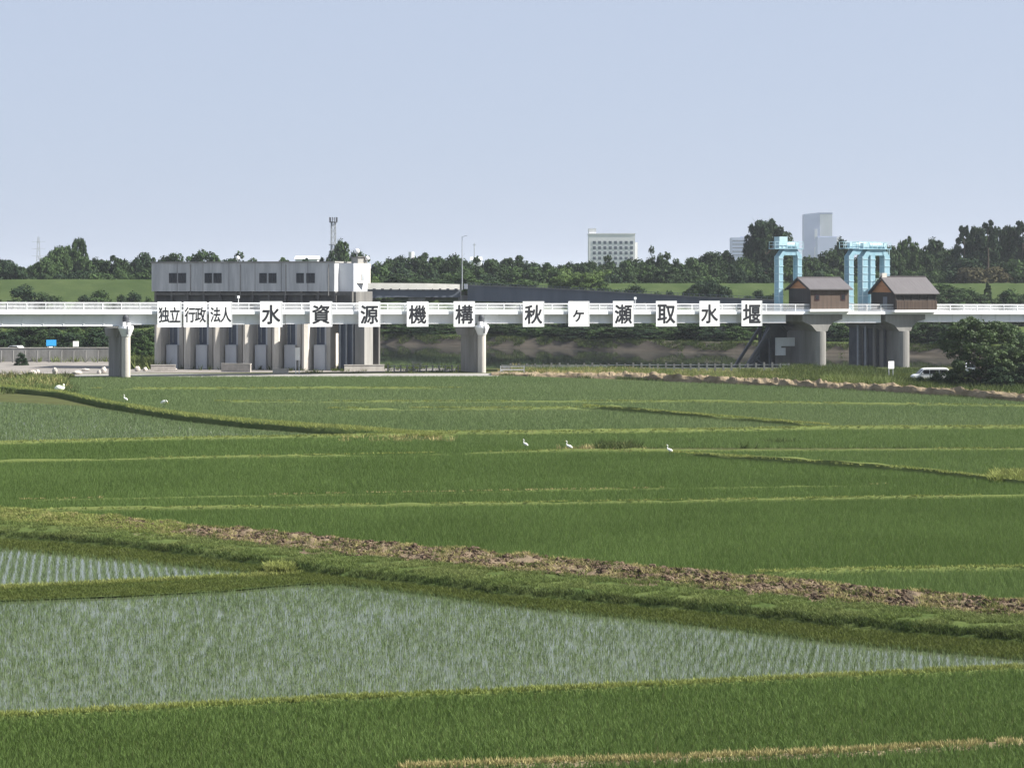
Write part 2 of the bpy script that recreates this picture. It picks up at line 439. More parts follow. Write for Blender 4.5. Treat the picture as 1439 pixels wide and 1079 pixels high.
def bund(ln, p0, p1, w, h, gh, m, dens, label, ground=None, thin=0.0, seed=0):
    """a low earth ridge between two fields with grass on it"""
    n = int(max(12, (p1 - p0) / 8))
    V, F = [], []
    t = np.linspace(p0, p1, n)
    for p in t:
        c = gp(p, float(ln(p)))
        for d, z in ((-w / 2, 0.0), (-w / 4, h), (w / 4, h), (w / 2, 0.0)):
            V.append((c[0], c[1] + d, max(0.0, z * min(1, (p - p0) / 40, (p1 - p) / 40) * (.88 + .55 * thin + .45 * mnoise.noise((c[0] * .07, seed * 2.0, 0)) * (1 + 2 * thin) - 1.1 * thin + .35 * mnoise.noise((c[0] * .6, d + seed, 0))))))
    for i in range(n - 1):
        for j in range(3): F.append((i * 4 + j, (i + 1) * 4 + j, (i + 1) * 4 + j + 1, i * 4 + j + 1))
    o = MB().add(V, F).build('paddy_bund', ground or M['ridge'], smooth=True)
    tag(o, label, 'paddy bund', 'low ridges between the rice paddies', kind='structure')
    length = sum((Vector((*gp(t[i + 1], float(ln(t[i + 1]))), 0)) - Vector((*gp(t[i], float(ln(t[i]))), 0))).length for i in range(n - 1))
    N = int(length * w * dens)
    q = rng.uniform(p0, p1, N)
    yy = FPX * EYE / (ln(q) - HOR) + rng.normal(0, w * .28, N)
    xx = (q - CX) / FPX * yy
    if thin > 0:
        k = np.array([mnoise.noise((a * .12, seed * 3.1, 0)) for a in xx]) > (thin - .5)
        xx, yy = xx[k], yy[k]
    v, f = blades(np.stack([xx, yy, np.full(len(xx), h * .8)], 1), 6, gh, .03 + .0002 * float(np.mean(yy)), .15, .7, 1)
    stuff('grass_strip', v, f, m, 'grass growing along ' + label.replace('low ', 'the low ', 1), 'grass')
    BUNDS.append((ln, p0, p1, w))

# ------------------------------------------------------------------ ridges between the paddies
bund(L_low, 560, 1680, .45, .14, .13, M['drygrass'], 110, 'low ridge with yellow dry grass across the nearest rice', ground=M['drysoil'], thin=.12, seed=1)
bund(L_edge, -240, 1560, .5, .18, .13, M['bund'], 110, 'low ridge between the nearest rice and the flooded paddy', seed=2)
bund(L_a, -100, 1680, .35, .30, .10, M['bund'], 24, 'low yellowish ridge all across the middle of the dense rice', thin=.2, seed=3)
L_a2 = line((300, 737), (719, 730), (1439, 720)); L_a3 = line((0, 706), (480, 697), (1230, 684))
bund(L_a3, 20, 1250, .3, .22, .10, M['drygrass'], 14, 'low broken straw line just beyond the yellowish ridge', thin=.5, seed=14)
bund(L_b, 1060, 1680, .5, .30, .12, M['bund'], 40, 'low ridge running right from the soil dike', seed=4)
bund(L_c, -240, 640, 1.0, .34, .14, M['bund'], 18, 'low ridge under the narrow pale flooded paddy', seed=5)
bund(L_d, -240, 1680, .5, .30, .13, M['bund'], 12, 'low faint ridge just below the egrets', thin=.3, seed=6)
bund(L_k, 940, 1680, 1.0, .42, .16, M['bund'], 18, 'low slanting ridge below the rightmost egret', seed=7)
bund(L_e, 560, 1680, 1.1, .42, .15, M['bund'], 16, 'low light ridge running right behind the egrets', seed=8)
bund(L_f, 820, 1165, 1.4, .52, .16, M['bund'], 16, 'low slanting ridge in the far paddies at right', seed=9)
bund(L_g, 300, 1680, 1.0, .36, .14, M['bund'], 8, 'low faint ridge across the far paddies', thin=.3, seed=10)
L_g2 = line((460, 578), (830, 577), (840, 577))
bund(L_g2, 460, 835, 1.2, .42, .16, M['bund'], 9, 'low broken ridge in the middle of the far paddies', thin=.25, seed=12)
bund(L_h, 130, 650, 1.2, .38, .14, M['bund'], 8, 'low faint ridge nearest the service road', thin=.2, seed=11)

# the grassy dike at left in the far paddies, higher than the rest
def dike_strip(name, ln, p0, p1, n, near, far, h, m, label):
    V, F = [], []
    for p in np.linspace(p0, p1, n):
        c = gp(p, float(ln(p)))
        e = min(1.0, (p1 - p) / 160.0)
        for d, z in ((-near, 0), (-near * .85, .75), (-near * .3, 1.0), (far * .4, .8), (far, 0)):
            V.append((c[0], c[1] + d * (.5 + .5 * e), max(0, z * h * e * (1 + .25 * mnoise.noise((c[0] * .4, d, 1.0))))))
    for i in range(n - 1):
        for j in range(4): F.append((i * 5 + j, (i + 1) * 5 + j, (i + 1) * 5 + j + 1, i * 5 + j + 1))
    return tag(MB().add(V, F).build(name, m, smooth=True), label, 'dike', kind='structure')
dike_strip('grass_dike', L_left, -300, 640, 120, 1.8, 5.0, .60, M['turf'], 'grassy dike curving in from the left of the far paddies')
q = rng.uniform(-300, 620, 5200)
yy = FPX * EYE / (L_left(q) - HOR) + rng.uniform(-1.5, 5.0, len(q)) * np.clip((640 - q) / 160, .4, 1); xx = (q - CX) / FPX * yy
zz = .45 * np.clip((640 - q) / 160, .1, 1) * np.clip(1.2 - np.abs(yy - FPX * EYE / (L_left(q) - HOR)) / 5, .1, 1)
v, f = blades(np.stack([xx, yy, zz], 1), 7, .32, .06, .3, .8, 1)
stuff('dike_grass', v, f, M['bund'], 'yellow green grass over the left far dike', 'grass')
BUNDS.append((L_left, -300, 640, 8.0))
# rough mound of weeds at its left end
def weed_patch(name, n, px, py, size, wid, m, label, nb=7, lean=.8, z=0.0, clump=0.0):
    q = rng.uniform(*px, n); r = rng.uniform(*py, n)
    y = FPX * EYE / (r - HOR); x = (q - CX) / FPX * y
    s = 1 + .6 * lumpy(x, y, .35)
    k = np.ones(n, bool)
    if clump: k = lumpy(x + 7, y, .3) > clump - .5
    x, y, s = x[k], y[k], s[k]
    v, f = blades(np.stack([x, y, np.full(len(x), z)], 1), nb, size, wid, .35, lean, 1)
    return stuff(name, v, f, m, label, 'weeds')
weed_patch('weeds', 1600, (-240, 95), (529, 552), .9, .14, M['grass'], 'tall rough weeds left of the far paddies', clump=.45)
weed_patch('weeds', 1100, (-240, 100), (528, 548), .8, .12, M['drygrass'], 'dry straw coloured weeds left of the far paddies', clump=.55)
weed_patch('weeds', 500, (-240, 110), (540, 556), .7, .12, M['weed'], 'dark green weeds left of the far paddies', clump=.55)

# ------------------------------------------------------------------ rice
def dense(label, up, lo, y0, y1, dr, dc, rot, nb, hgt, wid, lod, m, px0=-230, px1=1670, thin=None, jit=.22, sway=None):
    x, y, px, py = rows(y0, y1, dr, dc, rot, jit, px0, px1)
    if sway is not None:
        x = x + rng.normal(0, 1, len(x)) * sway(x, y); px, py = to_px(x, y)
    k = (py > up(px)) & (py < lo(px)) & off_bunds(x, y, px, py)
    if thin is not None: k &= thin(x, y)
    x, y = x[k], y[k]
    v, f = blades(np.stack([x, y, np.zeros(len(x))], 1), nb, hgt, wid, .12 if lod == 2 else .2, .55, lod)
    return stuff('rice_plants', v, f, m, label, 'rice')
low = lambda p: np.full_like(p, 1180.0)
dense('dense rice in the strip nearest the viewer', L_edge, low, 47, 72, .21, .15, R(-4), 14, .25, .014, 2, M['rice'])
def wander(x, y):
    px_, _ = to_px(x, y)
    return np.clip((1150 - px_) / 700, .03, 1) * .16
dense('thin rows of rice seedlings standing in the large flooded paddy', lambda p: L_f2top(p) + 1, lambda p: L_edge(p) - 1, 56, 96, .29, .075, R(-10.5), 5, .20, .011, 2, M['seedling'],
      thin=lambda x, y: (rng.uniform(0, 1, len(x)) < .74 + .40 * (lumpy(x, y * .6, .22) + .6 * lumpy(x + 50, y, .9))), jit=.05, sway=wander)
dense('straight rows of rice seedlings in the small wedge paddy at left', lambda p: L_f3top(p) + 1, lambda p: L_f3bot(p) - 1, 80, 108, .36, .09, R(11.5), 4, .20, .012, 2, M['seedling'], px1=420, jit=.08)
dense('rice between the soil dike and the thin yellow ridge', L_a, lambda p: np.minimum(L_dike(p), L_b(p) + 2000 * (p < 1060)), 84, 126, .22, .16, R(-9), 10, .28, .018, 1, M['rice'])
dense('bright rice in the wedge below the right hand ridge', L_b, L_dike, 80, 100, .24, .17, R(-9), 10, .32, .022, 1, M['rice_mid'], px0=1040)
dense('dark dense rice in the middle distance at left', L_d, L_a, 116, 158, .25, .19, R(-6), 9, .30, .024, 1, M['rice'], px1=980)
dense('dark dense rice in the middle distance at right', lambda p: np.maximum(L_k(p), L_d(p)), L_a, 116, 162, .25, .19, R(8), 9, .30, .024, 1, M['rice'], px0=940)
dense('rice in the narrow wedge above the slanting ridge', L_d, lambda p: L_k(p), 128, 170, .29, .22, R(8), 9, .30, .028, 1, M['rice_mid'], px0=940)
dense('dark rice just below the pale flooded paddy', lambda p: np.where(p < 560, L_c(p), 616 + (p - 560) * .075), L_d, 146, 180, .29, .22, R(-6), 9, .30, .028, 1, M['rice'], px1=980)
dense('rice in the strip behind the egrets', lambda p: L_e(p), lambda p: np.minimum(L_d(p), 630), 156, 186, .30, .23, R(-3), 9, .30, .03, 1, M['rice_mid'], px0=640)
dense('faint rows of rice in the narrow pale paddy', lambda p: L_pale_top(p), L_c, 164, 232, .45, .20, R(-12), 5, .26, .035, 1, M['seedling'], px1=470)
dense('light green rice in the far paddies', lambda p: np.maximum(L_far(p), 0), lambda p: np.where(p < 600, L_left(p), L_e(p)), 178, 292, .40, .30, R(-3), 8, .32, .045, 1, M['rice_far'])

# ------------------------------------------------------------------ the soil dike across the near paddies
NU, NVV = 760, 30
V, F = [], []
ps = np.linspace(-260, 1690, NU)
top = []
for p in ps:
    a = Vector((*gp(p, float(L_foot(p))), 0)); b = Vector((*gp(p, float(L_dike(p))), 0))
    for j in range(NVV):
        t = j / (NVV - 1)
        c = a.lerp(b, t)
        w = (c.x, c.y, 0.0)
        prof = np.interp(t, [0, .04, .09, .16, .40, .55, .62, .80, .90, 1.0], [0, .22, .42, .46, .42, .44, .50, .58, .40, .0])
        n1 = mnoise.noise((c.x * .9, c.y * .5, 0)) * .12 + mnoise.noise((c.x * 2.6, c.y * 1.4, 4)) * .06
        rough = float(np.interp(t, [0, .03, .1, .5, .6, .85, .93, 1], [0, .6, .8, .7, 2.2, 2.2, .6, 0]))
        z = max(0.0, prof + n1 * rough)
        yo = .25 * mnoise.noise((c.x * .8, 9, 0)) if t < .2 else 0
        V.append((c.x, c.y + yo, z * .85))
for i in range(NU - 1):
    for j in range(NVV - 1): F.append((i * NVV + j, (i + 1) * NVV + j, (i + 1) * NVV + j + 1, i * NVV + j + 1))
dk = MB().add(V, F).build('soil_dike', M['turf'], fix=False)
dk.data.materials.append(M['soil'])
tag(dk, 'broad dike of turned soil and grass slanting across the near paddies', 'dike', kind='structure')
DV = np.array(V).reshape(NU, NVV, 3)
for k, p in enumerate(dk.data.polygons):
    i, j = divmod(k, NVV - 1)
    t = (j + .5) / (NVV - 1); c = p.center
    soil = ps[i] > 120 + 160 * mnoise.noise((c.x * .3, 2, 0))
    if soil and .45 + .25 * mnoise.noise((c.x * .7, c.y * .7, 2)) < t < .97: p.material_index = 1
def on_dike(n, t0, t1, p0=-250, p1=1680, mask=None):
    i = rng.integers(int((p0 + 260) / 1950 * NU), min(NU - 1, int((p1 + 260) / 1950 * NU)), n); t = rng.uniform(t0, t1, n)
    j = np.clip((t * (NVV - 1)).astype(int), 0, NVV - 2); fr = (t * (NVV - 1) - j)[:, None]
    pts = DV[i, j] * (1 - fr) + DV[i, j + 1] * fr
    pts[:, 0] += rng.normal(0, .1, n)
    if mask is not None:
        k = mask(pts, t); pts = pts[k]
    return pts
pts = on_dike(18000, .06, .46, mask=lambda p, t: lumpy(p[:, 0], p[:, 1], .9) > -.15)
v, f = blades(pts, 8, .14, .018, .14, 1.0, 2); stuff('dike_grass', v, f, M['grass'], 'short green grass on the near face of the soil dike', 'grass')
pts = on_dike(2600, .03, .08)
v, f = blades(pts, 7, .18, .022, .12, .8, 2); stuff('dike_grass', v, f, M['weed'], 'grass over the steep foot of the soil dike, darkened as its shadow', 'grass')  # shadow line of the cut foot, put into darker blades
pts = on_dike(5200, .35, .9, mask=lambda p, t: lumpy(p[:, 0] + 30, p[:, 1], .8) > -.02)
v, f = blades(pts, 7, .15, .022, .14, 1.0, 2); stuff('dike_grass', v, f, M['olive'], 'olive tufts among the clods on the soil dike', 'grass')
pts = on_dike(9500, .45, 1.0, mask=lambda p, t: (t > .9) | (lumpy(p[:, 0] + 11, p[:, 1], .9) > .02))
v, f = blades(pts, 6, .15, .020, .14, 1.0, 2); stuff('dike_grass', v, f, M['drygrass'], 'dry straw coloured grass along the back edge of the soil dike', 'grass')
pts = on_dike(7000, .40, .98, p1=260, mask=lambda p, t: lumpy(p[:, 0], p[:, 1], .6) > -.25)
v, f = blades(pts, 6, .15, .022, .14, 1.0, 2); stuff('dike_grass', v, f, M['bund'], 'light green grass over the left end of the soil dike', 'grass')
# clods of turned soil
pts = on_dike(7200, .44, .88, p0=150, mask=lambda p, t: lumpy(p[:, 0] + 90, p[:, 1], .8) > -.30)
base = MB().ball((0, 0, 0), 1, 6, 4); bv = np.array(base.v); bf = base.f
CV, CF = [], []
for p in pts:
    s = abs(rng.normal(.035, .03)) + .018
    d = bv * (1 + rng.uniform(-.35, .35, (len(bv), 1))) * s * np.array([rng.uniform(.8, 1.8), rng.uniform(.8, 1.3), rng.uniform(.5, 1.0)])
    a = rng.uniform(0, 6.28); d = np.stack([d[:, 0] * math.cos(a) - d[:, 1] * math.sin(a), d[:, 0] * math.sin(a) + d[:, 1] * math.cos(a), d[:, 2]], 1)
    n0 = len(CV); CV += [tuple(q) for q in d + p + np.array([0, 0, s * .3])]; CF += [tuple(i + n0 for i in ff) for ff in bf]
M['clod'] = mat('soil_clod', (.070, .050, .036), (.125, .094, .067), .95, .9, c3=(.26, .20, .14), island=.45, spec=0)
tag(MB().add(CV, CF).build('soil_clods', M['clod'], fix=False), 'brown clods of turned soil along the dike', 'soil clods', kind='stuff')
# wet grassy margin under the dike and the low marshy ridge between the two flooded paddies
def margin(up, lo, p0, p1, n, hgt, wid, m, label, nb=6):
    q = rng.uniform(p0, p1, n)
    t = rng.uniform(0, 1, n); py = up(q) * (1 - t) + lo(q) * t
    k = lo(q) - up(q) > .6
    q, py = q[k], py[k]
    y = FPX * EYE / (py - HOR); x = (q - CX) / FPX * y
    v, f = blades(np.stack([x, y, np.zeros(len(x))], 1), nb, hgt, wid, .15, .6, 2)
    return stuff('marsh_grass', v, f, m, label, 'grass')
margin(lambda p: L_foot(p) - 1, lambda p: np.where(p < 440, L_f3top(p), L_f2top(p)) + 3, -230, 1680, 15000, .18, .02, M['olive'], 'olive marsh grass in the wet margin below the soil dike')
margin(L_f3bot, L_f2top, -230, 500, 9000, .18, .022, M['olive'], 'olive marsh grass on the ridge between the two flooded paddies')
tag(sheet_between(L_f3bot, L_f2top, -300, 470, 40, .10).build('paddy_bund', M['turf'], smooth=True), 'low olive ridge between the two flooded paddies', 'paddy bund', 'low ridges between the rice paddies', 'structure')
margin(lambda p: L_f3bot(p) - 3, L_f3bot, -230, 420, 1300, .24, .03, M['bund'], 'light grass fringe along the small wedge paddy')
q = rng.uniform(378, 410, 260); r = rng.uniform(802, 809, 260); y = FPX * EYE / (r - HOR)
v, f = blades(np.stack([(q - CX) / FPX * y, y, np.full(260, .1)], 1), 9, .35, .04, .2, .8, 2); stuff('marsh_grass', v, f, M['bund'], 'bright yellow green tuft at the tip of the wedge paddy', 'grass')
q = rng.uniform(1395, 1470, 300); r = rng.uniform(668, 680, 300); y = FPX * EYE / (r - HOR)
v, f = blades(np.stack([(q - CX) / FPX * y, y, np.full(300, .0)], 1), 9, .55, .06, .3, .8, 2); stuff('tall_grass', v, f, M['bund'], 'tall bright clump of grass at the right end of the slanting ridge', 'grass')
weed_patch('weeds', 130, (480, 640), (613, 622), .36, .10, M['drygrass'], 'brown dry weeds along the ridge end left of the egrets', clump=.4)
weed_patch('weeds', 150, (780, 925), (629, 637), .42, .10, M['drygrass'], 'brown dry weeds around the egrets', clump=.5)
weed_patch('weeds', 160, (840, 900), (628, 636), .6, .12, M['weed'], 'dark brownish weeds right of the middle egret', clump=.45)
weed_patch('weeds', 150, (960, 1130), (622, 630), .55, .10, M['weed'], 'dark weed spots in the strip behind the egrets', clump=.6)

# tufts growing on the revetment of the far bank
x = rng.uniform(-60, 110, 5200); t = rng.beta(1.5, 1.1, 5200)
k = lumpy(x, t * 4, .35) + .9 * (t - .55) > .0
x, t = x[k], t[k]
y = np.array([bank(q) for q in x]) + t * 4.8
v, f = blades(np.stack([x, y, -.7 + 2.1 * t], 1), 7, .55, .12, .5, .8, 1)
stuff('bank_weeds', v, f, M['weed'], 'dark tufts of weeds growing over the far riverbank', 'weeds')

# ------------------------------------------------------------------ bare earth bank and weeds in front of the weir
L_bank = line((700, 528), (880, 533), (960, 538), (1100, 545), (1250, 553), (1439, 566))
n = 420; V, F = [], []
for p in np.linspace(690, 1690, n):
    c = gp(p, float(L_bank(p))); e = min(1, (p - 690) / 250)
    for d, z in ((0, 0), (.35, .45), (.8, .75), (2.2, .95), (4.5, .8), (7.5, .0)):
        zz = 1.25 * z * (.35 + .65 * e) * (.8 + .25 * mnoise.noise((c[0] * .25, d * .6, 0)) + .38 * mnoise.noise((c[0] * 1.1, d * 1.8, 3)) + .15 * mnoise.noise((c[0] * 3.3, d * 3, 7)))
        V.append((c[0] + .3 * mnoise.noise((c[0], d, 5)), c[1] + d + .5 * mnoise.noise((c[0] * .7, d, 8)), max(0, zz)))
for i in range(n - 1):
    for j in range(5): F.append((i * 6 + j, (i + 1) * 6 + j, (i + 1) * 6 + j + 1, i * 6 + j + 1))
tag(MB().add(V, F).build('earth_bank', M['drysoil']), 'bare tan earth bank along the far paddies at right', 'earth bank', kind='structure')
def along(ln, p0, p1, n, d0, d1, z, hgt, wid, m, label, nb=7, clump=0, name='weeds'):
    q = rng.uniform(p0, p1, n); y = FPX * EYE / (ln(q) - HOR) + rng.uniform(d0, d1, n); x = (q - CX) / FPX * y
    if clump:
        k = lumpy(x, y, .35) > clump - .5; x, y = x[k], y[k]
    v, f = blades(np.stack([x, y, np.full(len(x), z)], 1), nb, hgt, wid, .35, .7, 1)
    return stuff(name, v, f, m, label, 'weeds')
along(L_bank, 700, 1680, 900, 1.5, 6, .45, .5, .07, M['drygrass'], 'dry grass scattered over the tan earth bank', clump=.5)
along(L_bank, 700, 1680, 700, -.8, .5, 0, .45, .09, M['weed'], 'dark grass at the foot of the tan earth bank', clump=.45)
along(L_bank, 720, 1130, 2600, 7, 26, 0, .8, .13, M['grass'], 'rough green weeds behind the tan earth bank')
along(L_bank, 720, 1130, 1300, 8, 28, 0, .8, .12, M['drygrass'], 'pale seeding grass behind the tan earth bank', clump=.4)
along(L_bank, 1200, 1700, 2600, 5, 50, 0, .8, .14, M['weed'], 'dark ground weeds under the big tree', clump=.3)
along(L_bank, 1100, 1310, 4200, 7, 62, 0, .9, .15, M['weed'], 'mixed green weeds around the feet of the weir piers', clump=.3)
along(L_bank, 1040, 1310, 2200, 8, 40, 0, 1.0, .14, M['olive'], 'olive grass around the feet of the weir piers', clump=.45)
along(L_bank, 1160, 1262, 420, 6, 13, 0, 1.5, .14, M['grass'], 'tall green weeds in front of the right hand pier')
weed_patch('weeds', 500, (215, 660), (516, 520), .8, .12, M['weed'], 'dark weeds along the back of the paved lot', clump=.5)
weed_patch('weeds', 700, (-240, 165), (503, 509), 1.0, .15, M['grass'], 'green weeds along the back of the lot at left', clump=.45)
weed_patch('weeds', 420, (185, 235), (505, 519), 1.4, .16, M['grass'], 'leafy weeds between the left pier and the intake building', clump=.3)
weed_patch('weeds', 260, (395, 640), (519, 525), .5, .1, M['olive'], 'olive weeds in the joints of the paved lot', clump=.6)

# ------------------------------------------------------------------ the white bridge
TH = math.atan(.4)
BR = Frame(0, 305, TH)
def zd(s): return 8.68 - .0052 * s
S0, S1 = BR.s(-330), BR.s(1800)
s_p1, s_p2, s_p3, s_p4 = BR.s(177), BR.s(677), BR.s(1128), BR.s(1262)
bridge = empty('bridge', (0, 305, 0), TH, 'long white maintenance bridge carrying the row of signboards', 'bridge')
n = 24
dk_ = MB()
for i in range(n):
    a, b = S0 + (S1 - S0) * i / n, S0 + (S1 - S0) * (i + 1) / n
    dk_.slab(zd, a, b, 0, 5.0, -.42, 0)
dk_.build('deck', M['white'], bridge)
for a, b, dep in ((S0, s_p1 - .15, 1.95), (s_p1 + .15, BR.s(402), 1.75), (BR.s(402) + .12, s_p2 - .15, 1.70), (s_p2 + .15, BR.s(868), 1.68), (BR.s(868) + .1, s_p3 - 2.5, 1.65), (s_p3 + 2.6, s_p4 - 2.6, 1.65), (s_p4 + 2.4, S1, 1.55)):
    gd = MB()
    for bb in (.75, 3.9):
        gd.slab(zd, a, b, bb, bb + .35, -dep, -.425)
        gd.slab(zd, a, b, bb - .12, bb + .47, -dep - .06, -dep + .0)
        k = int((b - a) / 2.6)
        for j in range(1, k):
            s = a + (b - a) * j / k
            gd.slab(zd, s - .04, s + .04, bb - .1, bb + .002, -dep + .003, -.43)
    gd.build('girder', M['white'], bridge)
for bb, nm in ((.04, 'front'), (4.88, 'back')):
    rl = MB()
    step = 8
    k = int((S1 - S0) / step)
    for i in range(k):
        a, b = S0 + (S1 - S0) * i / k, S0 + (S1 - S0) * (i + 1) / k
        rl.slab(zd, a, b, bb, bb + .09, 1.02, 1.12)
        rl.slab(zd, a, b, bb + .02, bb + .07, .12, .17)
        rl.slab(zd, a, b, bb + .03, bb + .06, .56, .60)
    s = S0
    while s < S1:
        rl.slab(zd, s - .012, s + .012, bb + .035, bb + .058, .17, 1.02); s += .16
    ro = rl.build('railing', M['white'], bridge, fix=False)
    s, a = S0, 0
    sp = (S1 - S0) / 96
    for i in range(97):
        if nm == 'front': MB().slab(zd, s - .05, s + .05, bb - .012, bb + .10, .004, 1.015).build('post', M['white'], ro)
        elif i % 1 == 0: rl.slab(zd, s - .05, s + .05, bb - .012, bb + .10, .004, 1.015)
        s += sp
for s_, in ((BR.s(336),), (BR.s(894),)):
    t = empty('light_post', BR.w(s_, .35, zd(s_)), TH, 'short white lamp post on the bridge deck ' + ('right of the signboard 法人' if s_ < 0 else 'right of the signboard 瀬'), 'lamp post', 'short lamp posts on the bridge')
    MB().cyl((0, 0, 0), (0, 0, 1.75), .06, .05, 8).build('pole', M['white'], t)
    MB().box(-.16, .16, -.1, .1, 1.75, 2.1).build('lamp_head', M['white'], t)

def bridge_pier(px, label, top_px, wall_len, zb=-.3):
    s = BR.s(px)
    z = zd(s)
    t = empty('bridge_pier', BR.w(s, 0, 0), TH, label, 'pier', 'slender piers under the white bridge')
    w = MB()
    w.box(-.75, .6, .5, wall_len, zb, z - 2.9)
    w.build('wall', M['concrete'], t)
    w = MB()
    w.prism([(.3, z - 3.5), (-.2, z - 2.75), (-.2, z - 2.3), (wall_len + .9, z - 2.3), (wall_len + .9, z - 2.75), (wall_len, z - 3.5)], lambda p: Vector((-.95, p[0] + .9, p[1])), lambda p: Vector((.75, p[0] + .9, p[1])))
    w.build('pier_cap', M['concrete'], t)
    MB().cyl((0, 0, zb), (0, 0, z - 3.3), .58, .58, 20).build('column', M['paleconc'], t, smooth=False)  # paler than the wall: sunlight put into the column's colour
    c = MB(); c.cyl((0, -.05, z - 3.35), (0, -.05, z - 2.3), .6, 1.05, 16); c.cyl((0, -.05, z - 2.3), (0, -.05, z - 1.95), 1.05, .95, 16)
    c.build('capital', M['white'], t)
    b = MB(); b.box(-.55, -.12, -.75, .3, z - 1.95, z - 1.45); b.box(.12, .5, -.75, .3, z - 1.95, z - 1.55)
    b.build('bearing', M['white'], t)
    d = MB(); d.cyl((0, .1, z - 1.5), (0, .1, z - .9), .42, .42, 12); d.ball((0, .1, z - .9), .42, 12, 8)
    d.build('joint_cover', M['darksteel'], t)
    MB().box(-.06, .06, -1.1, -.85, z - 3.1, z - 2.0).build('drain_pipe', M['darksteel'], t)
    return t
bridge_pier(177, 'concrete pier with a white capital under the bridge left of the signboards', 0, 8.0, -.3)
bridge_pier(677, 'concrete pier with a white capital under the bridge beside the signboard 構', 0, 6.5, -.2)

# ------------------------------------------------------------------ signboards
def glyphs(txt, size, bold, mat_, parent, z, y, dx=0.0, name='lettering', sx=1.0):
    c = bpy.data.curves.new('lettering', 'FONT')
    c.body = txt; c.size = 1.0; c.align_x = 'LEFT'; c.offset = 0.0; c.extrude = .004; c.resolution_u = 4
    tmp = bpy.data.objects.new('tmp_lettering', c); COL.objects.link(tmp)
    dg = bpy.context.evaluated_depsgraph_get()
    me = bpy.data.meshes.new_from_object(tmp.evaluated_get(dg))
    bpy.data.objects.remove(tmp); bpy.data.curves.remove(c)
    me.name = name
    co = np.empty(len(me.vertices) * 3, np.float32); me.vertices.foreach_get('co', co); co = co.reshape(-1, 3)
    lo, hi = co.min(0), co.max(0)
    sc = size / (hi[1] - lo[1])
    cx = (hi[0] + lo[0]) / 2; cy = (hi[1] + lo[1]) / 2
    # heavy lettering: the strokes laid down several times a hair apart, each a hair prouder
    polys = [tuple(p.vertices) for p in me.polygons]; bpy.data.meshes.remove(me)
    V, F = [], []
    for k, (ax, ay) in enumerate([(0, 0)] + [(math.cos(q) * bold, math.sin(q) * bold) for q in np.arange(8) * math.pi / 4]):
        out = np.stack([(co[:, 0] - cx + ax) * sc * sx + dx, y - co[:, 2] - .0022 * k, (co[:, 1] - cy + ay) * sc + z], 1)
        F += [tuple(i + len(V) for i in f) for f in polys]; V += [tuple(p) for p in out]
    return MB().add(V, F).build(name, mat_, parent, fix=False)
SIGNS = [('独立', 238, 32.6, 424.5, 459.3), ('行政', 274.2, 31.5, 424.5, 459.2), ('法人', 310, 31, 424.5, 459), ('水', 381, 30.5, 424, 459), ('資', 451, 30.5, 424, 458.7),
         ('源', 519, 29.3, 424.5, 458.7), ('機', 586.7, 29.3, 424.3, 458.5), ('構', 652.2, 28.8, 424, 458.6), ('秋', 749.5, 29, 424, 458.7), ('ケ', 813.3, 28.5, 423.8, 458.3),
         ('瀬', 875.8, 28.3, 423.5, 458.5), ('取', 936.2, 28.3, 423.4, 458.2), ('水', 997, 27.5, 423.3, 457.8), ('堰', 1056.3, 28, 423, 457.6)]
WHERE = {'独立': 'leftmost', '行政': 'second from the left', '法人': 'third from the left', '資': 'left of 源', '源': 'between 資 and 機', '機': 'between 源 and 構', '構': 'above the middle pier', '秋': 'left of ケ',
         'ケ': 'between 秋 and 瀬', '瀬': 'between ケ and 取', '取': 'left of the second 水', '堰': 'rightmost, beside the weir huts'}
for txt, px, w, t0, t1 in SIGNS:
    s = BR.s(px, -.25); Y = BR.Y(s, -.25)
    z0, z1 = Z_of(t1, Y), Z_of(t0, Y)
    wm = w / FPX * Y / math.cos(TH) * 1.0
    wm = wm / (1 + math.tan(TH) * (px - CX) / FPX) if False else abs(BR.s(px + w / 2, -.25) - BR.s(px - w / 2, -.25))
    where = WHERE.get(txt) or ('right of 法人' if px < 500 else 'between 取 and 堰')
    t = empty('signboard', BR.w(s, -.25, z0), TH, 'white signboard with the black characters %s, %s' % (txt, where) if len(txt) > 1 else 'white signboard with the single black character %s, %s' % (txt, where), 'signboard', 'signboards along the white bridge')
    h = z1 - z0
    MB().box(-wm / 2, wm / 2, -.06, .0, 0, h).build('panel', M['board'], t)
    fr = MB()
    for x0, x1, a, b in ((-wm / 2 - .05, wm / 2 + .05, -.05, .04), (-wm / 2 - .05, wm / 2 + .05, h - .04, h + .05), (-wm / 2 - .05, -wm / 2 + .04, .04, h - .04), (wm / 2 - .04, wm / 2 + .05, .04, h - .04)):
        fr.box(x0, x1, -.09, .01, a, b)
    fr.build('frame', M['white'], t)
    br = MB()
    for x in (-wm * .3, wm * .3): br.box(x - .05, x + .05, .012, .20, .35, h - .5)
    br.build('bracket', M['steel'], t)
    if len(txt) == 2:
        for ch, dx in zip(txt, (-.235 * wm, .235 * wm)):
            glyphs(ch, h * .60, .014, M['ink'], t, h * .49, -.075, dx, 'character', sx=.70)
    elif txt == 'ケ':
        glyphs(ch if False else txt, h * .46, .028, M['ink'], t, h * .42, -.075, -.02 * wm, 'character')
    else:
        glyphs(txt, h * .74, .020, M['ink'], t, h * .49, -.075, 0, 'character', sx=.98)

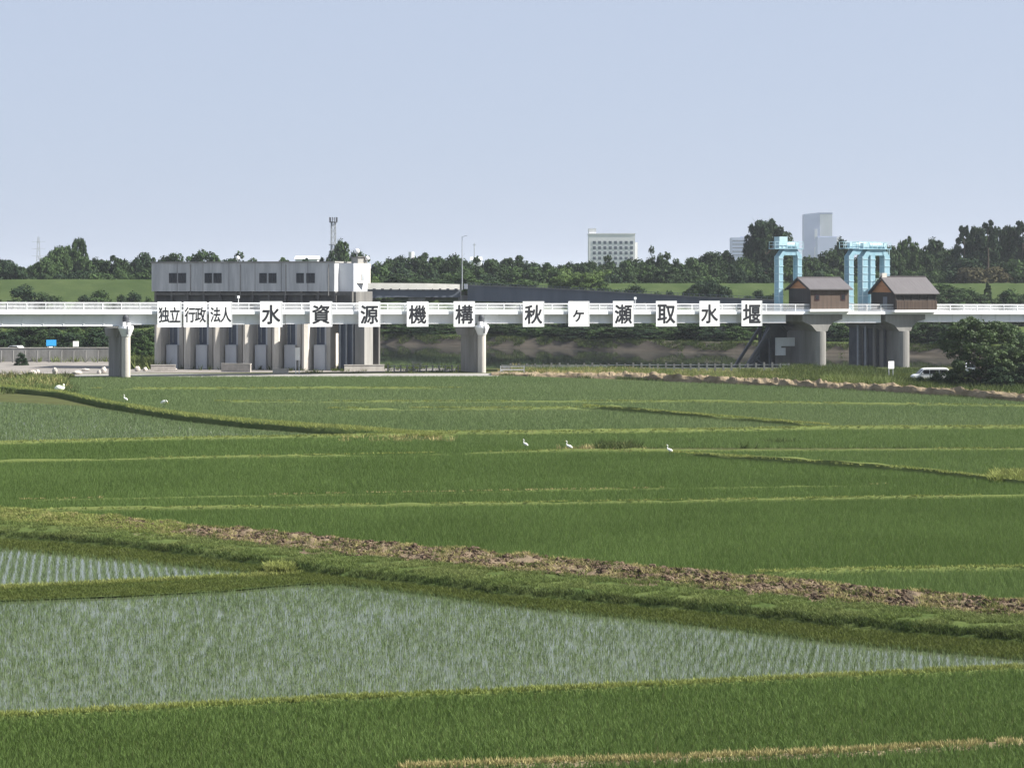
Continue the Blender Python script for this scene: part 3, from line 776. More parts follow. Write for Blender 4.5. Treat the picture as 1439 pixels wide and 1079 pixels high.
# ------------------------------------------------------------------ intake building with its piers
ox, oy = X_of(213, 319), 319
IB = Frame(ox, oy, R(-14))
ib = empty('intake_building', (ox, oy, 0), R(-14), 'long grey concrete gatehouse on piers behind the left signboards', 'building')
sr = IB.s(470)
zt, zb = IB.z(370, 0), IB.z(409.5, 0)
MB().box(0, sr, 0, 9, zb, zt).build('wall', M['wallgrey'], ib)
MB().box(-.12, sr + .12, -.12, 9.12, zt + .003, zt + .22).build('roof', M['concrete'], ib)
for a, b in ((238, 248), (251, 261), (288, 297.5), (300.5, 311), (365, 374.5), (378, 388), (417, 426.5), (431, 442)):
    x0, x1 = IB.s(a), IB.s(b); xm = (x0 + x1) / 2
    z0, z1 = IB.z(397, xm), IB.z(384.3, xm)
    fw = MB()
    for p, q_, r_, u in ((x0 - .06, x1 + .06, z0 - .10, z0), (x0 - .06, x1 + .06, z1, z1 + .06), (x0 - .06, x0, z0, z1), (x1, x1 + .06, z0, z1)): fw.box(p, q_, -.05, .0 - .003, r_, u)
    fw.box(xm - .03, xm + .03, -.04, -.01, z0, z1)
    wf = fw.build('window', M['darksteel'], ib)
    MB().box(x0, x1, -.012, -.004, z0, z1).build('pane', M['glass'], wf)
jn = MB()
for k in range(1, 7):
    x = sr * k / 7; jn.box(x - .03, x + .03, -.018, -.003, zb + .02, zt - .02)
jn.build('wall_joint', M['darkconc'], ib)
for px in (268, 338, 402, 462):
    x = IB.s(px); pp_ = MB(); pp_.cyl((x, -.12, zb - .6), (x, -.12, zt - .15), .06, .06, 8)
    for z in np.linspace(zb + .4, zt - .5, 3): pp_.box(x - .09, x + .09, -.13, -.003, z, z + .06)
    pp_.build('rain_pipe', M['concrete'], ib)
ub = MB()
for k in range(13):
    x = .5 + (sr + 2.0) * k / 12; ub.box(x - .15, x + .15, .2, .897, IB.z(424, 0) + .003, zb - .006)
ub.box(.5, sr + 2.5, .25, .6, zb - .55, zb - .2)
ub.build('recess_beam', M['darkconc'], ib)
# light end block, stair tower
x0, x1 = IB.s(483.5, 2), IB.s(497, 2)
MB().box(sr + .003, x1, 2.0, 8.5, zb - .3, zt - .05).build('stair_block', M['palegrey'], ib)
ang = R(52)
cx_, cy_ = X_of(510, 316), 316
def rot_local(p):                                     # the tower is turned towards the right
    v = Vector((p[0] * math.cos(ang) - p[1] * math.sin(ang), p[0] * math.sin(ang) + p[1] * math.cos(ang)))
    wv = Vector((cx_ + v.x - ox, cy_ + v.y - oy))
    a = -IB.ang
    return (wv.x * math.cos(a) - wv.y * math.sin(a), wv.x * math.sin(a) + wv.y * math.cos(a))
def rbox(x0, x1, y0, y1, z0, z1):
    c = [rot_local(p) for p in ((x0, y0), (x1, y0), (x1, y1), (x0, y1))]
    return MB().hexa([(*p, z0) for p in c] + [(*p, z1) for p in c])
tw = rbox(-1.45, 1.45, -.2, 1.6, Z_of(398, 316), Z_of(370.5, 316)).build('stair_tower', M['cream'], ib)
rbox(-.55, .05, -.25, -.203, Z_of(394, 316), Z_of(385, 316)).build('window', M['steel'], tw)
rbox(-1.0, .9, .1, 1.4, Z_of(370.4, 316), Z_of(362, 316)).build('roof_hatch', M['concrete'], tw)
rbox(-1.2, 1.1, -.1, 1.6, Z_of(361.9, 316), Z_of(360.6, 316)).build('hatch_roof', M['darkconc'], tw)
# the recess under the wall, its shade put into the dark concrete
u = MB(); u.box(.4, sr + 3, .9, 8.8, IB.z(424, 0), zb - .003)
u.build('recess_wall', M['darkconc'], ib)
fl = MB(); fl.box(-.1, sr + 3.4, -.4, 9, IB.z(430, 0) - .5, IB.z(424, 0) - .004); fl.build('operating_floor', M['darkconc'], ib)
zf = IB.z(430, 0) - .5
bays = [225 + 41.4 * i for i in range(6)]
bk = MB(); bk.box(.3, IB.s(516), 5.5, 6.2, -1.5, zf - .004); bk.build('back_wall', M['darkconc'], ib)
for i, b in enumerate(bays):
    xa, xb, xc, xd, xe = IB.s(b), IB.s(b + 10.5), IB.s(b + 21), IB.s(b + 26), IB.s(b + 31.5)
    zlow, zmid = IB.z(502, xa), IB.z(481.5, xa)
    fa, fb = IB.s(b - 9, -2.2), IB.s(b, -2.2)
    pr = MB()
    pr.prism([(fa, -1.9), ((fa + fb) / 2, -2.35), (fb, -1.9), (fb, 5.4), (fa, 5.4)], lambda p: Vector((p[0], p[1], -1.5)), lambda p: Vector((p[0], p[1], zf - 1.6)))
    pr.prism([(fa, -.35), (fb, -.35), (fb, 5.4), (fa, 5.4)], lambda p: Vector((p[0], p[1], zf - 1.597)), lambda p: Vector((p[0], p[1], zf - .01)))
    pr.box(xd, xe, .2, 5.4, -1.5, zf - .01)
    pr.build('pier', M['paleconc'], ib)
    bw = MB(); bw.box(fb + .003, xb, 1.2, 1.5, -1.5, zf - .012); bw.build('bay_wall', M['paleconc'], ib)
    gt = MB(); gt.box(xb + .003, xc + .25, .9, 1.1, zmid - .3, zf - .01)
    for k in range(4): gt.box(xb + .003, xc + .25, .78, .897, zmid + .3 + k * .9, zmid + .42 + k * .9)
    go = gt.build('gate', M['gate'], ib)
    MB().box((xb + xc) / 2 - .06, (xb + xc) / 2 + .06, .6, .775, zmid, zf - .02).build('gate_stem', M['steel'], go)
    lb = MB(); lb.box(xb + .003, xd - .003, -.5, .85, -1.0, zmid - .31)
    lb.box(xb + .003, xd - .003, -.56, -.503, zmid - .55, zmid - .36)
    lb.build('gate_box', M['palegrey'], ib)
    MB().box(xc + .253, xd - .05, .3, .6, -1.0, zf - .01).build('column', M['palegrey'], ib)
x0, x1 = IB.s(470), IB.s(499)
for k, px in enumerate((474, 483, 492)):
    xx_ = IB.s(px); MB().box(xx_ - .12, xx_ + .12, 1.2, 1.5, -1, zf - .01).build('gate_guide', M['steel'], ib)
ga = MB(); ga.box(x0, x1, 1.8, 2.0, -1, zf - .01); ga.build('gate', M['gate'], ib)
MB().box(IB.s(500.5), IB.s(514), -.6, 3.4, -1.5, zf - .01).build('pier', M['concrete'], ib)

def globe(px, py, Y, r, label, zroof):
    t = empty('globe_lamp', (X_of(px, Y), Y, zroof), 0, label, 'lamp', 'white globe lamps on the intake building roof')
    z = Z_of(py, Y) - zroof
    MB().ball((0, 0, z), r, 12, 8).build('globe', M['white'], t, smooth=True)
    MB().cyl((0, 0, 0), (0, 0, z - r * .9), .07, .07, 8).build('pole', M['steel'], t)
globe(334, 362.5, 320, .30, 'small white globe lamp on the roof of the long grey gatehouse', zt + .2)
globe(501.5, 353, 317, .40, 'larger white globe lamp topmost on the cream stair tower', Z_of(360.6, 316))
globe(516, 363, 316.5, .34, 'small white globe lamp at the right edge of the cream stair tower', Z_of(370.4, 316))

# ------------------------------------------------------------------ grey road bridge behind
M['parapet'] = mat('pale_parapet', (.80, .77, .70), (.68, .65, .58), .8, .5)
rb = empty('road_bridge', (0, 0, 0), 0, 'dark grey road bridge sloping down behind the signboards', 'bridge')
def ribbon3(pts, thick, mb):                           # pts: (x, y, ztop, zbottom)
    for a, b in zip(pts, pts[1:]):
        mb.hexa([(a[0], a[1], a[3]), (b[0], b[1], b[3]), (b[0], b[1] + thick, b[3]), (a[0], a[1] + thick, a[3]), (a[0], a[1], a[2]), (b[0], b[1], b[2]), (b[0], b[1] + thick, b[2]), (a[0], a[1] + thick, a[2])])
    return mb
def rp(px, Y, pt, pb): return (X_of(px, Y), Y, Z_of(pt, Y), Z_of(pb, Y))
ribbon3([rp(497, 474, 397.5, 406.5), rp(560, 475.5, 398, 406.8), rp(600, 476.5, 398.3, 406.8), rp(646, 478, 399.5, 407)], .3, MB()).build('parapet', M['parapet'], rb)
sc = MB()
for px in np.arange(503, 644, 11.5):
    Y = 474 + (px - 497) * .0268 - .03; sc.box(X_of(px, Y) - .32, X_of(px, Y) + .32, Y - .16, Y - .003, Z_of(408.2, Y), Z_of(405.5, Y))
sc.build('scupper', M['darksteel'], rb)
ribbon3([rp(497, 474.4, 406.9, 420), rp(560, 475.9, 407, 417.5), rp(646, 478.4, 407.4, 418)], 7, MB()).build('girder', M['roadgrey'], rb)
ribbon3([rp(657, 478, 401, 423), rp(720, 470, 403.2, 424.5), rp(780, 462, 406, 426), rp(840, 454, 409.3, 428), rp(893, 447, 412.6, 430), rp(980, 436, 417.5, 432), rp(1095, 421, 422, 434)], 7, MB()).build('girder', M['roadgrey'], rb)
ribbon3([rp(657, 477.6, 400, 401.4), rp(720, 469.6, 402.2, 403.6), rp(780, 461.6, 405, 406.4), rp(840, 453.6, 408.3, 409.7), rp(893, 446.6, 411.6, 413), rp(980, 435.6, 416.5, 417.9), rp(1095, 420.6, 421, 422.4)], .35, MB()).build('kerb', M['concrete'], rb)
rr = MB()
for a, b in zip([rp(657, 477.6, 399, 400), rp(780, 461.6, 404, 405), rp(893, 446.6, 410.6, 411.6)], [rp(780, 461.6, 404, 405), rp(893, 446.6, 410.6, 411.6), rp(1095, 420.6, 420, 421)]):
    for k in range(26):
        t0 = k / 26; p0 = [a[i] + (b[i] - a[i]) * t0 for i in range(4)]; rr.box(p0[0] - .05, p0[0] + .05, p0[1], p0[1] + .1, p0[3] - .1, p0[3] + .35)
    rr.bar((a[0], a[1] + .05, a[3] + .35), (b[0], b[1] + .05, b[3] + .35), .08)
rr.build('railing', M['roadgrey'], rb)
for px, Y, top in ((655, 479, 418), (812, 458, 424), (917, 444.5, 427), (1018, 431, 430), (585, 477, 417.5)):
    x = X_of(px, Y); pm = MB(); pm.box(x - 1.1, x + 1.1, Y + 1, Y + 5.5, -.8, Z_of(top, Y) + .4); pm.box(x - 1.8, x + 1.8, Y + .6, Y + 6, Z_of(top, Y) - .8, Z_of(top, Y) + .3)
    pm.build('pier', M['concrete'], rb)
MB().box(X_of(647, 341), X_of(657, 391), 339.5, 342, Z_of(424, 341), Z_of(399.5, 341)).build('expansion_joint', M['darksteel'], rb)
MB().box(X_of(652, 476), X_of(657, 476), 475.6, 476.3, Z_of(406, 476), Z_of(399, 476)).build('meter_box', M['palegrey'], rb)
t = empty('street_lamp', (X_of(649.3, 478), 478.5, Z_of(408, 478)), 0, 'tall thin street lamp on the grey road bridge', 'street lamp')
zt_ = Z_of(333, 478) - Z_of(408, 478)
MB().cyl((0, 0, 0), (0, 0, zt_), .13, .07, 8).build('pole', M['steel'], t)
MB().bar((0, 0, zt_), (.75, -.1, zt_ + .22), .07).build('arm', M['steel'], t)
MB().box(.6, 1.15, -.22, .02, zt_ + .18, zt_ + .30).build('lamp_head', M['palegrey'], t)

# ------------------------------------------------------------------ weir piers, huts, gate towers
def weir_pier(px_r, label, w_nose, length, left=2.4, right=2.6):
    s1 = BR.s(px_r, 1.0); s0 = s1 - w_nose; sm = (s0 + s1) / 2; z = zd(sm)
    t = empty('weir_pier', BR.w(sm, 1.0, 0), TH, label, 'weir pier', 'massive concrete piers of the weir')
    hw = w_nose / 2
    nose = [(hw * math.cos(a), -hw * math.sin(a) * .8) for a in np.linspace(0, math.pi, 12)]
    poly = [(hw, length)] + nose + [(-hw, length)]
    MB().prism(poly, lambda p: Vector((p[0], p[1], -2.5)), lambda p: Vector((p[0], p[1], z - 3.0))).build('shaft', M['concrete'], t)
    prof = [(-hw, z - 3.0), (-hw - left * .35, z - 2.1), (-hw - left, z - 1.5), (-hw - left, z - .46), (hw + right, z - .46), (hw + right, z - 1.2), (hw + right * .45, z - 1.55), (hw + right * .12, z - 2.3), (hw, z - 3.0)]
    MB().prism(prof, lambda p: Vector((p[0], -.6, p[1])), lambda p: Vector((p[0], length, p[1]))).build('pier_head', M['concrete'], t)
    return t, sm, z
weir_pier(1160, 'massive weir pier under the smaller brown hut', 1.9, 13)
weir_pier(1277, 'massive weir pier under the larger brown hut', 2.1, 14)
# dark recesses and guides on the flanks of the piers
def flank(px_r, w_nose, tname, label, spots, length):
    s = BR.s(px_r, 1.0) - w_nose - .02
    t = empty(tname, BR.w(s, 1.0, 0), TH, label, 'weir gate')
    for b0, b1, th, m, nm, z0, z1 in spots: MB().box(-th, 0, b0, b1, z0, z1).build(nm, M[m], t)
    return t
flank(1277, 2.1, 'weir_gate', 'dark raised steel gate leaf left of the larger hut pier',
      [(5.2, 9.6, .25, 'darksteel', 'gate_leaf', -1, 6.6), (5.6, 6.2, .55, 'concrete', 'gate_guide', -1, 6.8), (8.2, 8.7, .55, 'steel', 'gate_guide', -1, 6.8), (10.4, 10.9, .6, 'steel', 'gate_guide', -1, 6.8), (11.2, 13.8, .3, 'darksteel', 'gate_leaf', -1, 6.8), (3.0, 3.4, .3, 'darksteel', 'rubbing_strip', -1, 6.2)], 14)
# truss at the left of the small-hut pier
tr = empty('gate_truss', (0, 305, 0), TH, 'dark steel truss frame left of the smaller hut pier', 'truss')
b_ = 6.0
def tp(px, py, b=b_):
    s = BR.s(px, b); return (s, b, BR.z(py, s, b))
for k, (a, c, w) in enumerate((((1047, 519), (1086, 457), .5), ((1083, 457), (1083, 522), .45), ((1058, 500), (1081, 520), .3), ((1066, 500), (1050, 521), .28), ((1040, 522), (1112, 522), .5), ((1072, 457), (1114, 457), .4), ((1097, 457), (1106, 466), .3))):
    MB().bar(tp(*a), tp(*c), w).build('beam', M['darksteel'], tr)
for b2 in (9.0,):
    for a, c, w in (((1030, 519), (1070, 457), .4), ((1068, 457), (1068, 522), .4)): MB().bar(tp(*a, b2), tp(*c, b2), w).build('beam', M['darksteel'], tr)
q0, q1 = tp(1052, 522, 9.6), tp(1112, 458, 9.6)
pl = MB(); pl.prism([(q0[0], -1.0), (q1[0], -1.0), (q1[0], q1[2]), (q0[0] + (q1[0] - q0[0]) * .45, q1[2])], lambda p: Vector((p[0], 9.6, p[1])), lambda p: Vector((p[0], 9.9, p[1]))); pl.build('skin_plate', M['darksteel'], tr)
pn = empty('cabinet', BR.w(BR.s(1091, 4.5), 4.5, 0), TH, 'light grey stepped panel on the smaller hut pier', 'cabinet')
s0 = BR.s(1091, 4.5)
def cz(py): return BR.z(py, s0, 4.5)
MB().box(0, BR.s(1117, 4.5) - s0, 0, .4, cz(486.5), cz(474.5)).build('upper_panel', M['palegrey'], pn)
MB().box(0, BR.s(1104, 4.5) - s0, 0, .4, cz(499.5), cz(489)).build('lower_panel', M['palegrey'], pn)
MB().box(0, BR.s(1098, 4.5) - s0, .02, .4, cz(489), cz(486.5)).build('neck', M['palegrey'], pn)
MB().box(.2, BR.s(1112, 4.5) - s0, .42, .75, -1, cz(475)).build('support', M['darkconc'], pn)

def hut(label, pxg, pxc, pxe, y_eave, y_ridge, pxr, y_base, b0, slab, wins):
    s0, s1 = BR.s(pxc, b0), BR.s(pxe, b0)
    t = empty('gate_hut', BR.w(s0, b0, 0), TH, label, 'hut', 'brown operating huts on the weir piers')
    L_ = s1 - s0
    D = BR.b_at(pxg, s0) - b0
    ze, zr, z0 = BR.z(y_eave, s0, b0), BR.z(y_ridge, s0, b0 + D / 2), BR.z(y_base, s0, b0)
    MB().box(0, L_, 0, .15, z0, ze).build('front_wall', M['brown'], t)
    MB().box(.003, .15, .153, D, z0, ze).build('end_wall', M['darkwood'], t)  # end turned from the sun, its shade put into darker timber
    MB().box(L_ - .15, L_ - .003, .153, D, z0, ze).build('end_wall', M['brown'], t)
    MB().box(.153, L_ - .153, D - .15, D - .003, z0, ze).build('back_wall', M['brown'], t)
    for x in (.01, L_ - .16):
        MB().prism([(0.1, ze + .004), (D / 2, zr - .12), (D - .1, ze + .004)], lambda p: Vector((x, p[0], p[1])), lambda p: Vector((x + .14, p[0], p[1]))).build('gable', M['orange'], t)
    ov = .45
    k = (zr - ze) / (D / 2)
    rf = MB()
    for sgn, y_e in ((1, -ov), (-1, D + ov)):
        ze_ = ze - k * ov
        rf.hexa([(-ov, y_e, ze_ - .02), (L_ + ov, y_e, ze_ - .02), (L_ + ov, D / 2, zr - .02), (-ov, D / 2, zr - .02), (-ov, y_e, ze_ + .14), (L_ + ov, y_e, ze_ + .14), (L_ + ov, D / 2, zr + .14), (-ov, D / 2, zr + .14)])
    ro = rf.build('roof', M['roof'], t, fix=False)
    MB().box(-ov, L_ + ov, D / 2 - .15, D / 2 + .15, zr + .12, zr + .24).build('ridge_cap', M['roof'], ro)
    bb = MB()
    for y_e, y_m in ((-ov, D / 2), (D + ov, D / 2)):
        bb.bar((-ov - .03, y_e, ze - k * ov - .05), (-ov - .03, y_m, zr - .05), .08, .26)
    bb.build('bargeboard', M['darkwood'], ro)
    sl = MB(); sl.box(-.3, L_ + .25, -.25, D + .2, z0 - .38, z0 - .003); sl.build('floor_slab', M['white' if slab else 'concrete'], t)
    for pa, pb, ya, yb in wins:
        xa, xb = BR.s(pa, b0) - s0, BR.s(pb, b0) - s0
        wo = MB().box(xa, xb, -.05, -.003, BR.z(yb, s0, b0), BR.z(ya, s0, b0)).build('window', M['brownred'], t)
        MB().box(xa + .1, xb - .1, -.065, -.053, BR.z(yb, s0, b0) + .12, BR.z(ya, s0, b0) - .12).build('pane', M['glass'], wo)
    return t, L_, D, z0, ze
hut('smaller brown timber hut with two little windows between the blue gate towers', 1108.5, 1139.5, 1193, 405.5, 391, 1178, 434.5, -.4, True, ((1145, 1151.5, 413.5, 422.5), (1181.5, 1188, 413.5, 422.5)))
t, L_, D, z0, ze = hut('larger brown timber hut with an open veranda under a grey roof', 1224, 1258.5, 1315, 411, 390, 1299, 435.5, -.6, True, ())
zz = z0 + (ze - z0) * .50
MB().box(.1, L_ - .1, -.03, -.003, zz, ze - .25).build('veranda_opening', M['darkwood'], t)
vr = MB()
for x in np.linspace(.05, L_ - .05, 6): vr.box(x - .06, x + .06, -.14, -.033, z0, ze - .02)
vr.build('veranda_post', M['darkwood'], t)
pk = MB()
for x in np.arange(.12, L_ - .1, .28): pk.box(x, x + .2, -.19, -.145, z0 + .05, zz)
pk.box(.05, L_ - .05, -.2, -.14, zz + .003, zz + .1)
pk.build('veranda_board', M['brown'], t)
MB().box(-.3, .55, D / 2 - .2, D / 2 + .6, ze + (ze - z0) * .72 + .02, ze + (ze - z0) * 1.12).build('roof_box', M['cream'], t)
MB().box(-.03, -.004, 2.4, 3.6, z0 + .1, z0 + 2.0).build('door', M['roadgrey'], t)

def gate_tower(name, label, px_l, px_r, b0, ytop, group='sky blue steel gate towers of the weir', hoist=True, wide=.95, deep=1.5):
    sl, sr_ = BR.s(px_l, b0), BR.s(px_r, b0)
    t = empty(name, BR.w(sl, b0, 0), TH, label, 'gate tower', group)
    W_ = sr_ - sl
    z0 = 7.6; z1 = BR.z(ytop, sl, b0)
    ch = 1.1
    for x0, sgn in ((0, 1), (W_ - wide, -1)):
        prof = [(0, z0), (0, z1 - ch), (ch * .75, z1), (wide + .35, z1), (wide + .35, z1 - .75), (wide, z1 - 1.3), (wide, z0)]
        f = (lambda p, y: Vector((x0 + p[0], y, p[1]))) if sgn > 0 else (lambda p, y: Vector((W_ - p[0], y, p[1])))
        lg = MB().prism(prof, lambda p: f(p, 0), lambda p: f(p, deep)).build('leg', M['blue'], t)
        rib = MB()
        for z in np.arange(z0 + .8, z1 - ch, 1.15):
            xa, xb = (x0 - .05, x0 + wide + .05)
            rib.box(xa, xb, -.06, -.003, z, z + .10)
            rib.box(x0 - .06, x0 - .003, .1, deep - .1, z, z + .1)
        for y in (.0, deep - .12): rib.box(x0 - .10, x0 - .004, y, y + .12, z0, z1 - ch)
        rib.build('rib', M['bluelight'], lg)
        if sgn > 0:
            pl_ = MB(); pl_.box(-.025, -.004, .5, deep - .5, z0 + 1.2, z1 - ch - .3); pl_.build('recess_plate', M['blue'], lg)
    MB().box(wide + .353, W_ - wide - .353, .05, deep - .05, z1 - .95, z1 - .02).build('top_beam', M['blue'], t)
    pf = MB(); pf.box(-.9, W_ + .15, -.2, deep + .3, z1 + .003, z1 + .12); pf.build('platform', M['blue'], t)
    rl = MB()
    for y in (-.15, deep + .22):
        for z in (.55, 1.0): rl.bar((-.85, y, z1 + .12 + z), (W_ + .1, y, z1 + .12 + z), .06)
        for x in np.linspace(-.85, W_ + .1, 8): rl.box(x - .03, x + .03, y - .03, y + .03, z1 + .12, z1 + 1.14)
    for z in (.55, 1.0):
        for x in (-.85, W_ + .1): rl.bar((x, -.15, z1 + .12 + z), (x, deep + .22, z1 + .12 + z), .06)
    rl.build('handrail', M['bluelight'], t)
    if hoist:
        h = MB()
        h.box(.2, 1.3, .3, deep - .3, z1 + .123, z1 + .95)
        h.cyl((1.5, deep / 2, z1 + .6), (W_ - .5, deep / 2, z1 + .6), .42, .42, 14)
        h.box(W_ - .9, W_ - .3, .3, deep - .3, z1 + .123, z1 + 1.0)
        h.build('hoist', M['bluelight'], t)
    # ladder with small landings
    ld = MB()
    xs_ = W_ + .08
    for y in (.3, .75): ld.box(xs_, xs_ + .06, y, y + .06, z0, z1)
    for z in np.arange(z0, z1, .35): ld.box(xs_ + .01, xs_ + .05, .36, .75, z, z + .05)
    ld.build('ladder', M['bluelight'], t)
    ln = MB(); z = z0 + (z1 - z0) * .45
    ln.box(W_ + .003, W_ + .9, -.3, deep, z, z + .1)
    for x, y in ((W_ + .85, -.28), (W_ + .85, deep - .05), (W_ + .06, -.28)): ln.box(x, x + .05, y, y + .05, z + .1, z + 1.1)
    ln.bar((W_ + .05, -.26, z + 1.08), (W_ + .9, -.26, z + 1.08), .06); ln.bar((W_ + .87, -.26, z + 1.08), (W_ + .87, deep, z + 1.08), .06)
    ln.build('landing', M['bluelight'], t)
    return t, W_, z1
t, W_, z1 = gate_tower('gate_tower', 'sky blue gate tower left of the smaller brown hut', 1095.5, 1127, 5.0, 350, wide=.62)
MB().box(.1, 1.5, .2, 1.9, z1 + .125, z1 + 1.9).build('hoist_cabin', M['bluelight'], t)
t, W_, z1 = gate_tower('gate_tower', 'sky blue gate tower just left of the larger brown hut', 1213, 1250.5, 5.0, 350.5, wide=.85)
gate_tower('gate_tower', 'rear sky blue gate tower half hidden behind the one by the larger hut', 1194, 1230, 11.5, 349.5, hoist=True, wide=.75)

# ------------------------------------------------------------------ trees
def leaf_cloud(clusters, n_leaf, leaf, r):
    """leaf faces gathered in clumps; clusters: (centre, radius, flatten)"""
    C, Nn = [], []
    for c, cr, fl in clusters:
        d = r.normal(0, 1, (n_leaf, 3)); d[:, 2] += .25
        d /= np.linalg.norm(d, axis=1)[:, None]
        rad = cr * r.uniform(.55, 1.08, (n_leaf, 1))
        C.append(np.array(c) + d * rad * np.array([1, 1, fl])); Nn.append(d + r.normal(0, .45, (n_leaf, 3)))
    C = np.concatenate(C); Nn = np.concatenate(Nn); Nn /= np.linalg.norm(Nn, axis=1)[:, None]
    k = len(C)
    up = np.tile([0.0, 0, 1], (k, 1)); up[np.abs(Nn[:, 2]) > .9] = [1, 0, 0]
    a = np.cross(Nn, up); a /= np.linalg.norm(a, axis=1)[:, None]; b = np.cross(Nn, a)
    th = r.uniform(0, 6.28, (k, 1)); a, b = a * np.cos(th) + b * np.sin(th), b * np.cos(th) - a * np.sin(th)
    s = leaf * r.uniform(.6, 1.4, (k, 1))
    V = np.stack([C - a * s, C - b * s * .55, C + a * s, C + b * s * .55], 1).reshape(-1, 3)
    return V, np.arange(4 * k).reshape(-1, 4)

def crown_clusters(kind, n, r):
    out = []
    tries = 0
    lob = [(r.uniform(0, 6.28), r.uniform(-.3, .5), r.uniform(.8, 1.12)) for _ in range(6)]
    while len(out) < n and tries < 20000:
        tries += 1
        d = r.normal(0, 1, 3); d /= np.linalg.norm(d)
        q = r.uniform(.35, 1.0) ** .5
        if kind == 'round':
            if d[2] < -.55: continue
            m = 1.0
            for la, lz, lm in lob: m += .16 * (lm) * max(0, math.cos(math.atan2(d[1], d[0]) - la)) * (1 - abs(d[2] - lz)) - .06
            c = np.array([d[0] * .40 * q * m, d[1] * .40 * q * m, .57 + d[2] * (.36 if d[2] > 0 else .40) * q * m]); cr = r.uniform(.07, .15); fl = .8
        elif kind == 'oval':
            z = r.uniform(-1, 1); a = r.uniform(0, 6.28); w = .38 * (1 - abs(z) ** 3) ** .45 * q
            c = np.array([w * math.cos(a), w * math.sin(a), .52 + z * .42]); cr = r.uniform(.06, .10); fl = .8
        elif kind == 'cone':
            z = r.uniform(.12, .97); w = (.46 * (1 - z) ** .75 + .03) * r.uniform(.55, 1.0); a = r.uniform(0, 6.28)
            c = np.array([w * math.cos(a), w * math.sin(a), z]); cr = .035 + .08 * (1 - z); fl = .7
        elif kind == 'wood':                             # multi-topped mass
            if d[2] < -.4: continue
            a = math.atan2(d[1], d[0])
            m = 1 + .18 * math.sin(3 * a + lob[0][0]) + .12 * math.sin(5 * a + lob[1][0])
            c = np.array([d[0] * .42 * q * m, d[1] * .42 * q * m, .48 + d[2] * (.40 * q) * (1 + .2 * math.sin(7 * a + lob[2][0]))]); cr = r.uniform(.06, .13); fl = .75
        else:                                             # bush, leaves down to the ground
            if d[2] < -.1: continue
            c = np.array([d[0] * .42 * q, d[1] * .42 * q, .12 + abs(d[2]) * .74 * q]); cr = r.uniform(.09, .17); fl = .75
        out.append((c, cr, fl))
    return out
def limb_mesh(kind, r):
    mb = MB()
    top = {'round': .72, 'oval': .8, 'cone': .93, 'wood': .7, 'bush': .5}[kind]
    z = 0; p = Vector((0, 0, -.02)); rad = .028 if kind != 'bush' else .018
    segs = 4
    for i in range(segs):
        q = Vector((r.normal(0, .012), r.normal(0, .012), top * (i + 1) / segs))
        r2 = rad * (1 - (i + 1) / segs * .8)
        mb.cyl(p, q, rad * (1 - i / segs * .8), r2, 8)
        if i >= 1 and kind != 'cone':
            for _ in range(3):
                a = r.uniform(0, 6.28); e = q + Vector((math.cos(a) * .24, math.sin(a) * .24, .12 + r.uniform(0, .08)))
                mb.cyl(q, e, r2 * .6, r2 * .15, 6)
        p = q
    return mb
PROTO = {}
def proto(kind, seed, n, nleaf, leaf):
    r = np.random.default_rng(seed)
    V, Q = leaf_cloud(crown_clusters(kind, n, r), nleaf, leaf, r)
    me = tri_mesh('crown', V, Q, M['leaf_mid'], quads=True); mesh = me.data; bpy.data.objects.remove(me)
    tk = limb_mesh(kind, r).build('trunk', M['bark']); tm = tk.data; bpy.data.objects.remove(tk)
    PROTO.setdefault(kind, []).append((mesh, tm))
for i in range(4): proto('round', 10 + i, 84, 84, .029)
for i in range(2): proto('oval', 20 + i, 130, 70, .026)
for i in range(3): proto('cone', 30 + i, 90, 50, .022)
for i in range(3): proto('wood', 40 + i, 90, 84, .029)
for i in range(3): proto('bush', 50 + i, 64, 84, .032)

MARKS = [(5, "the photo's left edge"), (75, 'the left bridge span'), (168, 'the left bridge pier'), (243, 'the first window pair'), (299, 'the second window pair'), (371, 'the third window pair'), (430, 'the fourth window pair'),
         (510, 'the cream stair tower'), (587, 'the signboard 機'), (649, 'the tall street lamp'), (749, 'the signboard 秋'), (813, 'the signboard ケ'), (876, 'the signboard 瀬'), (936, 'the signboard 取'), (997, 'the second signboard 水'),
         (1056, 'the signboard 堰'), (1107, 'the left gate tower'), (1155, 'the smaller hut'), (1220, 'the right gate tower'), (1280, 'the larger hut'), (1340, "the big tree's left"), (1395, "the big tree's right"), (1437, "the photo's right edge")]
USED = {}
def place_label(desc, row, px):
    mk = min(MARKS, key=lambda m: abs(m[0] - px)); d = px - mk[0]
    side = 'right' if d > 0 else 'left'
    rel = 'straight behind' if abs(d) < 6 else '%s %s of' % ('just' if abs(d) < 15 else 'well' if abs(d) < 28 else 'far', side)
    s = '%s %s %s %s' % (desc, row, rel, mk[1])
    USED[s] = USED.get(s, 0) + 1
    if USED[s] > 1: print('DUP', s)
    return s
DESC = {'round': 'round-topped', 'oval': 'tall oval', 'cone': 'pointed conifer', 'wood': 'many-topped', 'bush': 'low bushy'}
MDESC = {'leaf_dark': 'dark green', 'leaf_mid': 'green', 'leaf_light': 'light green', 'leaf_blue': 'blackish green', 'leaf_rust': 'rusty brown'}
rt = random.Random(11)
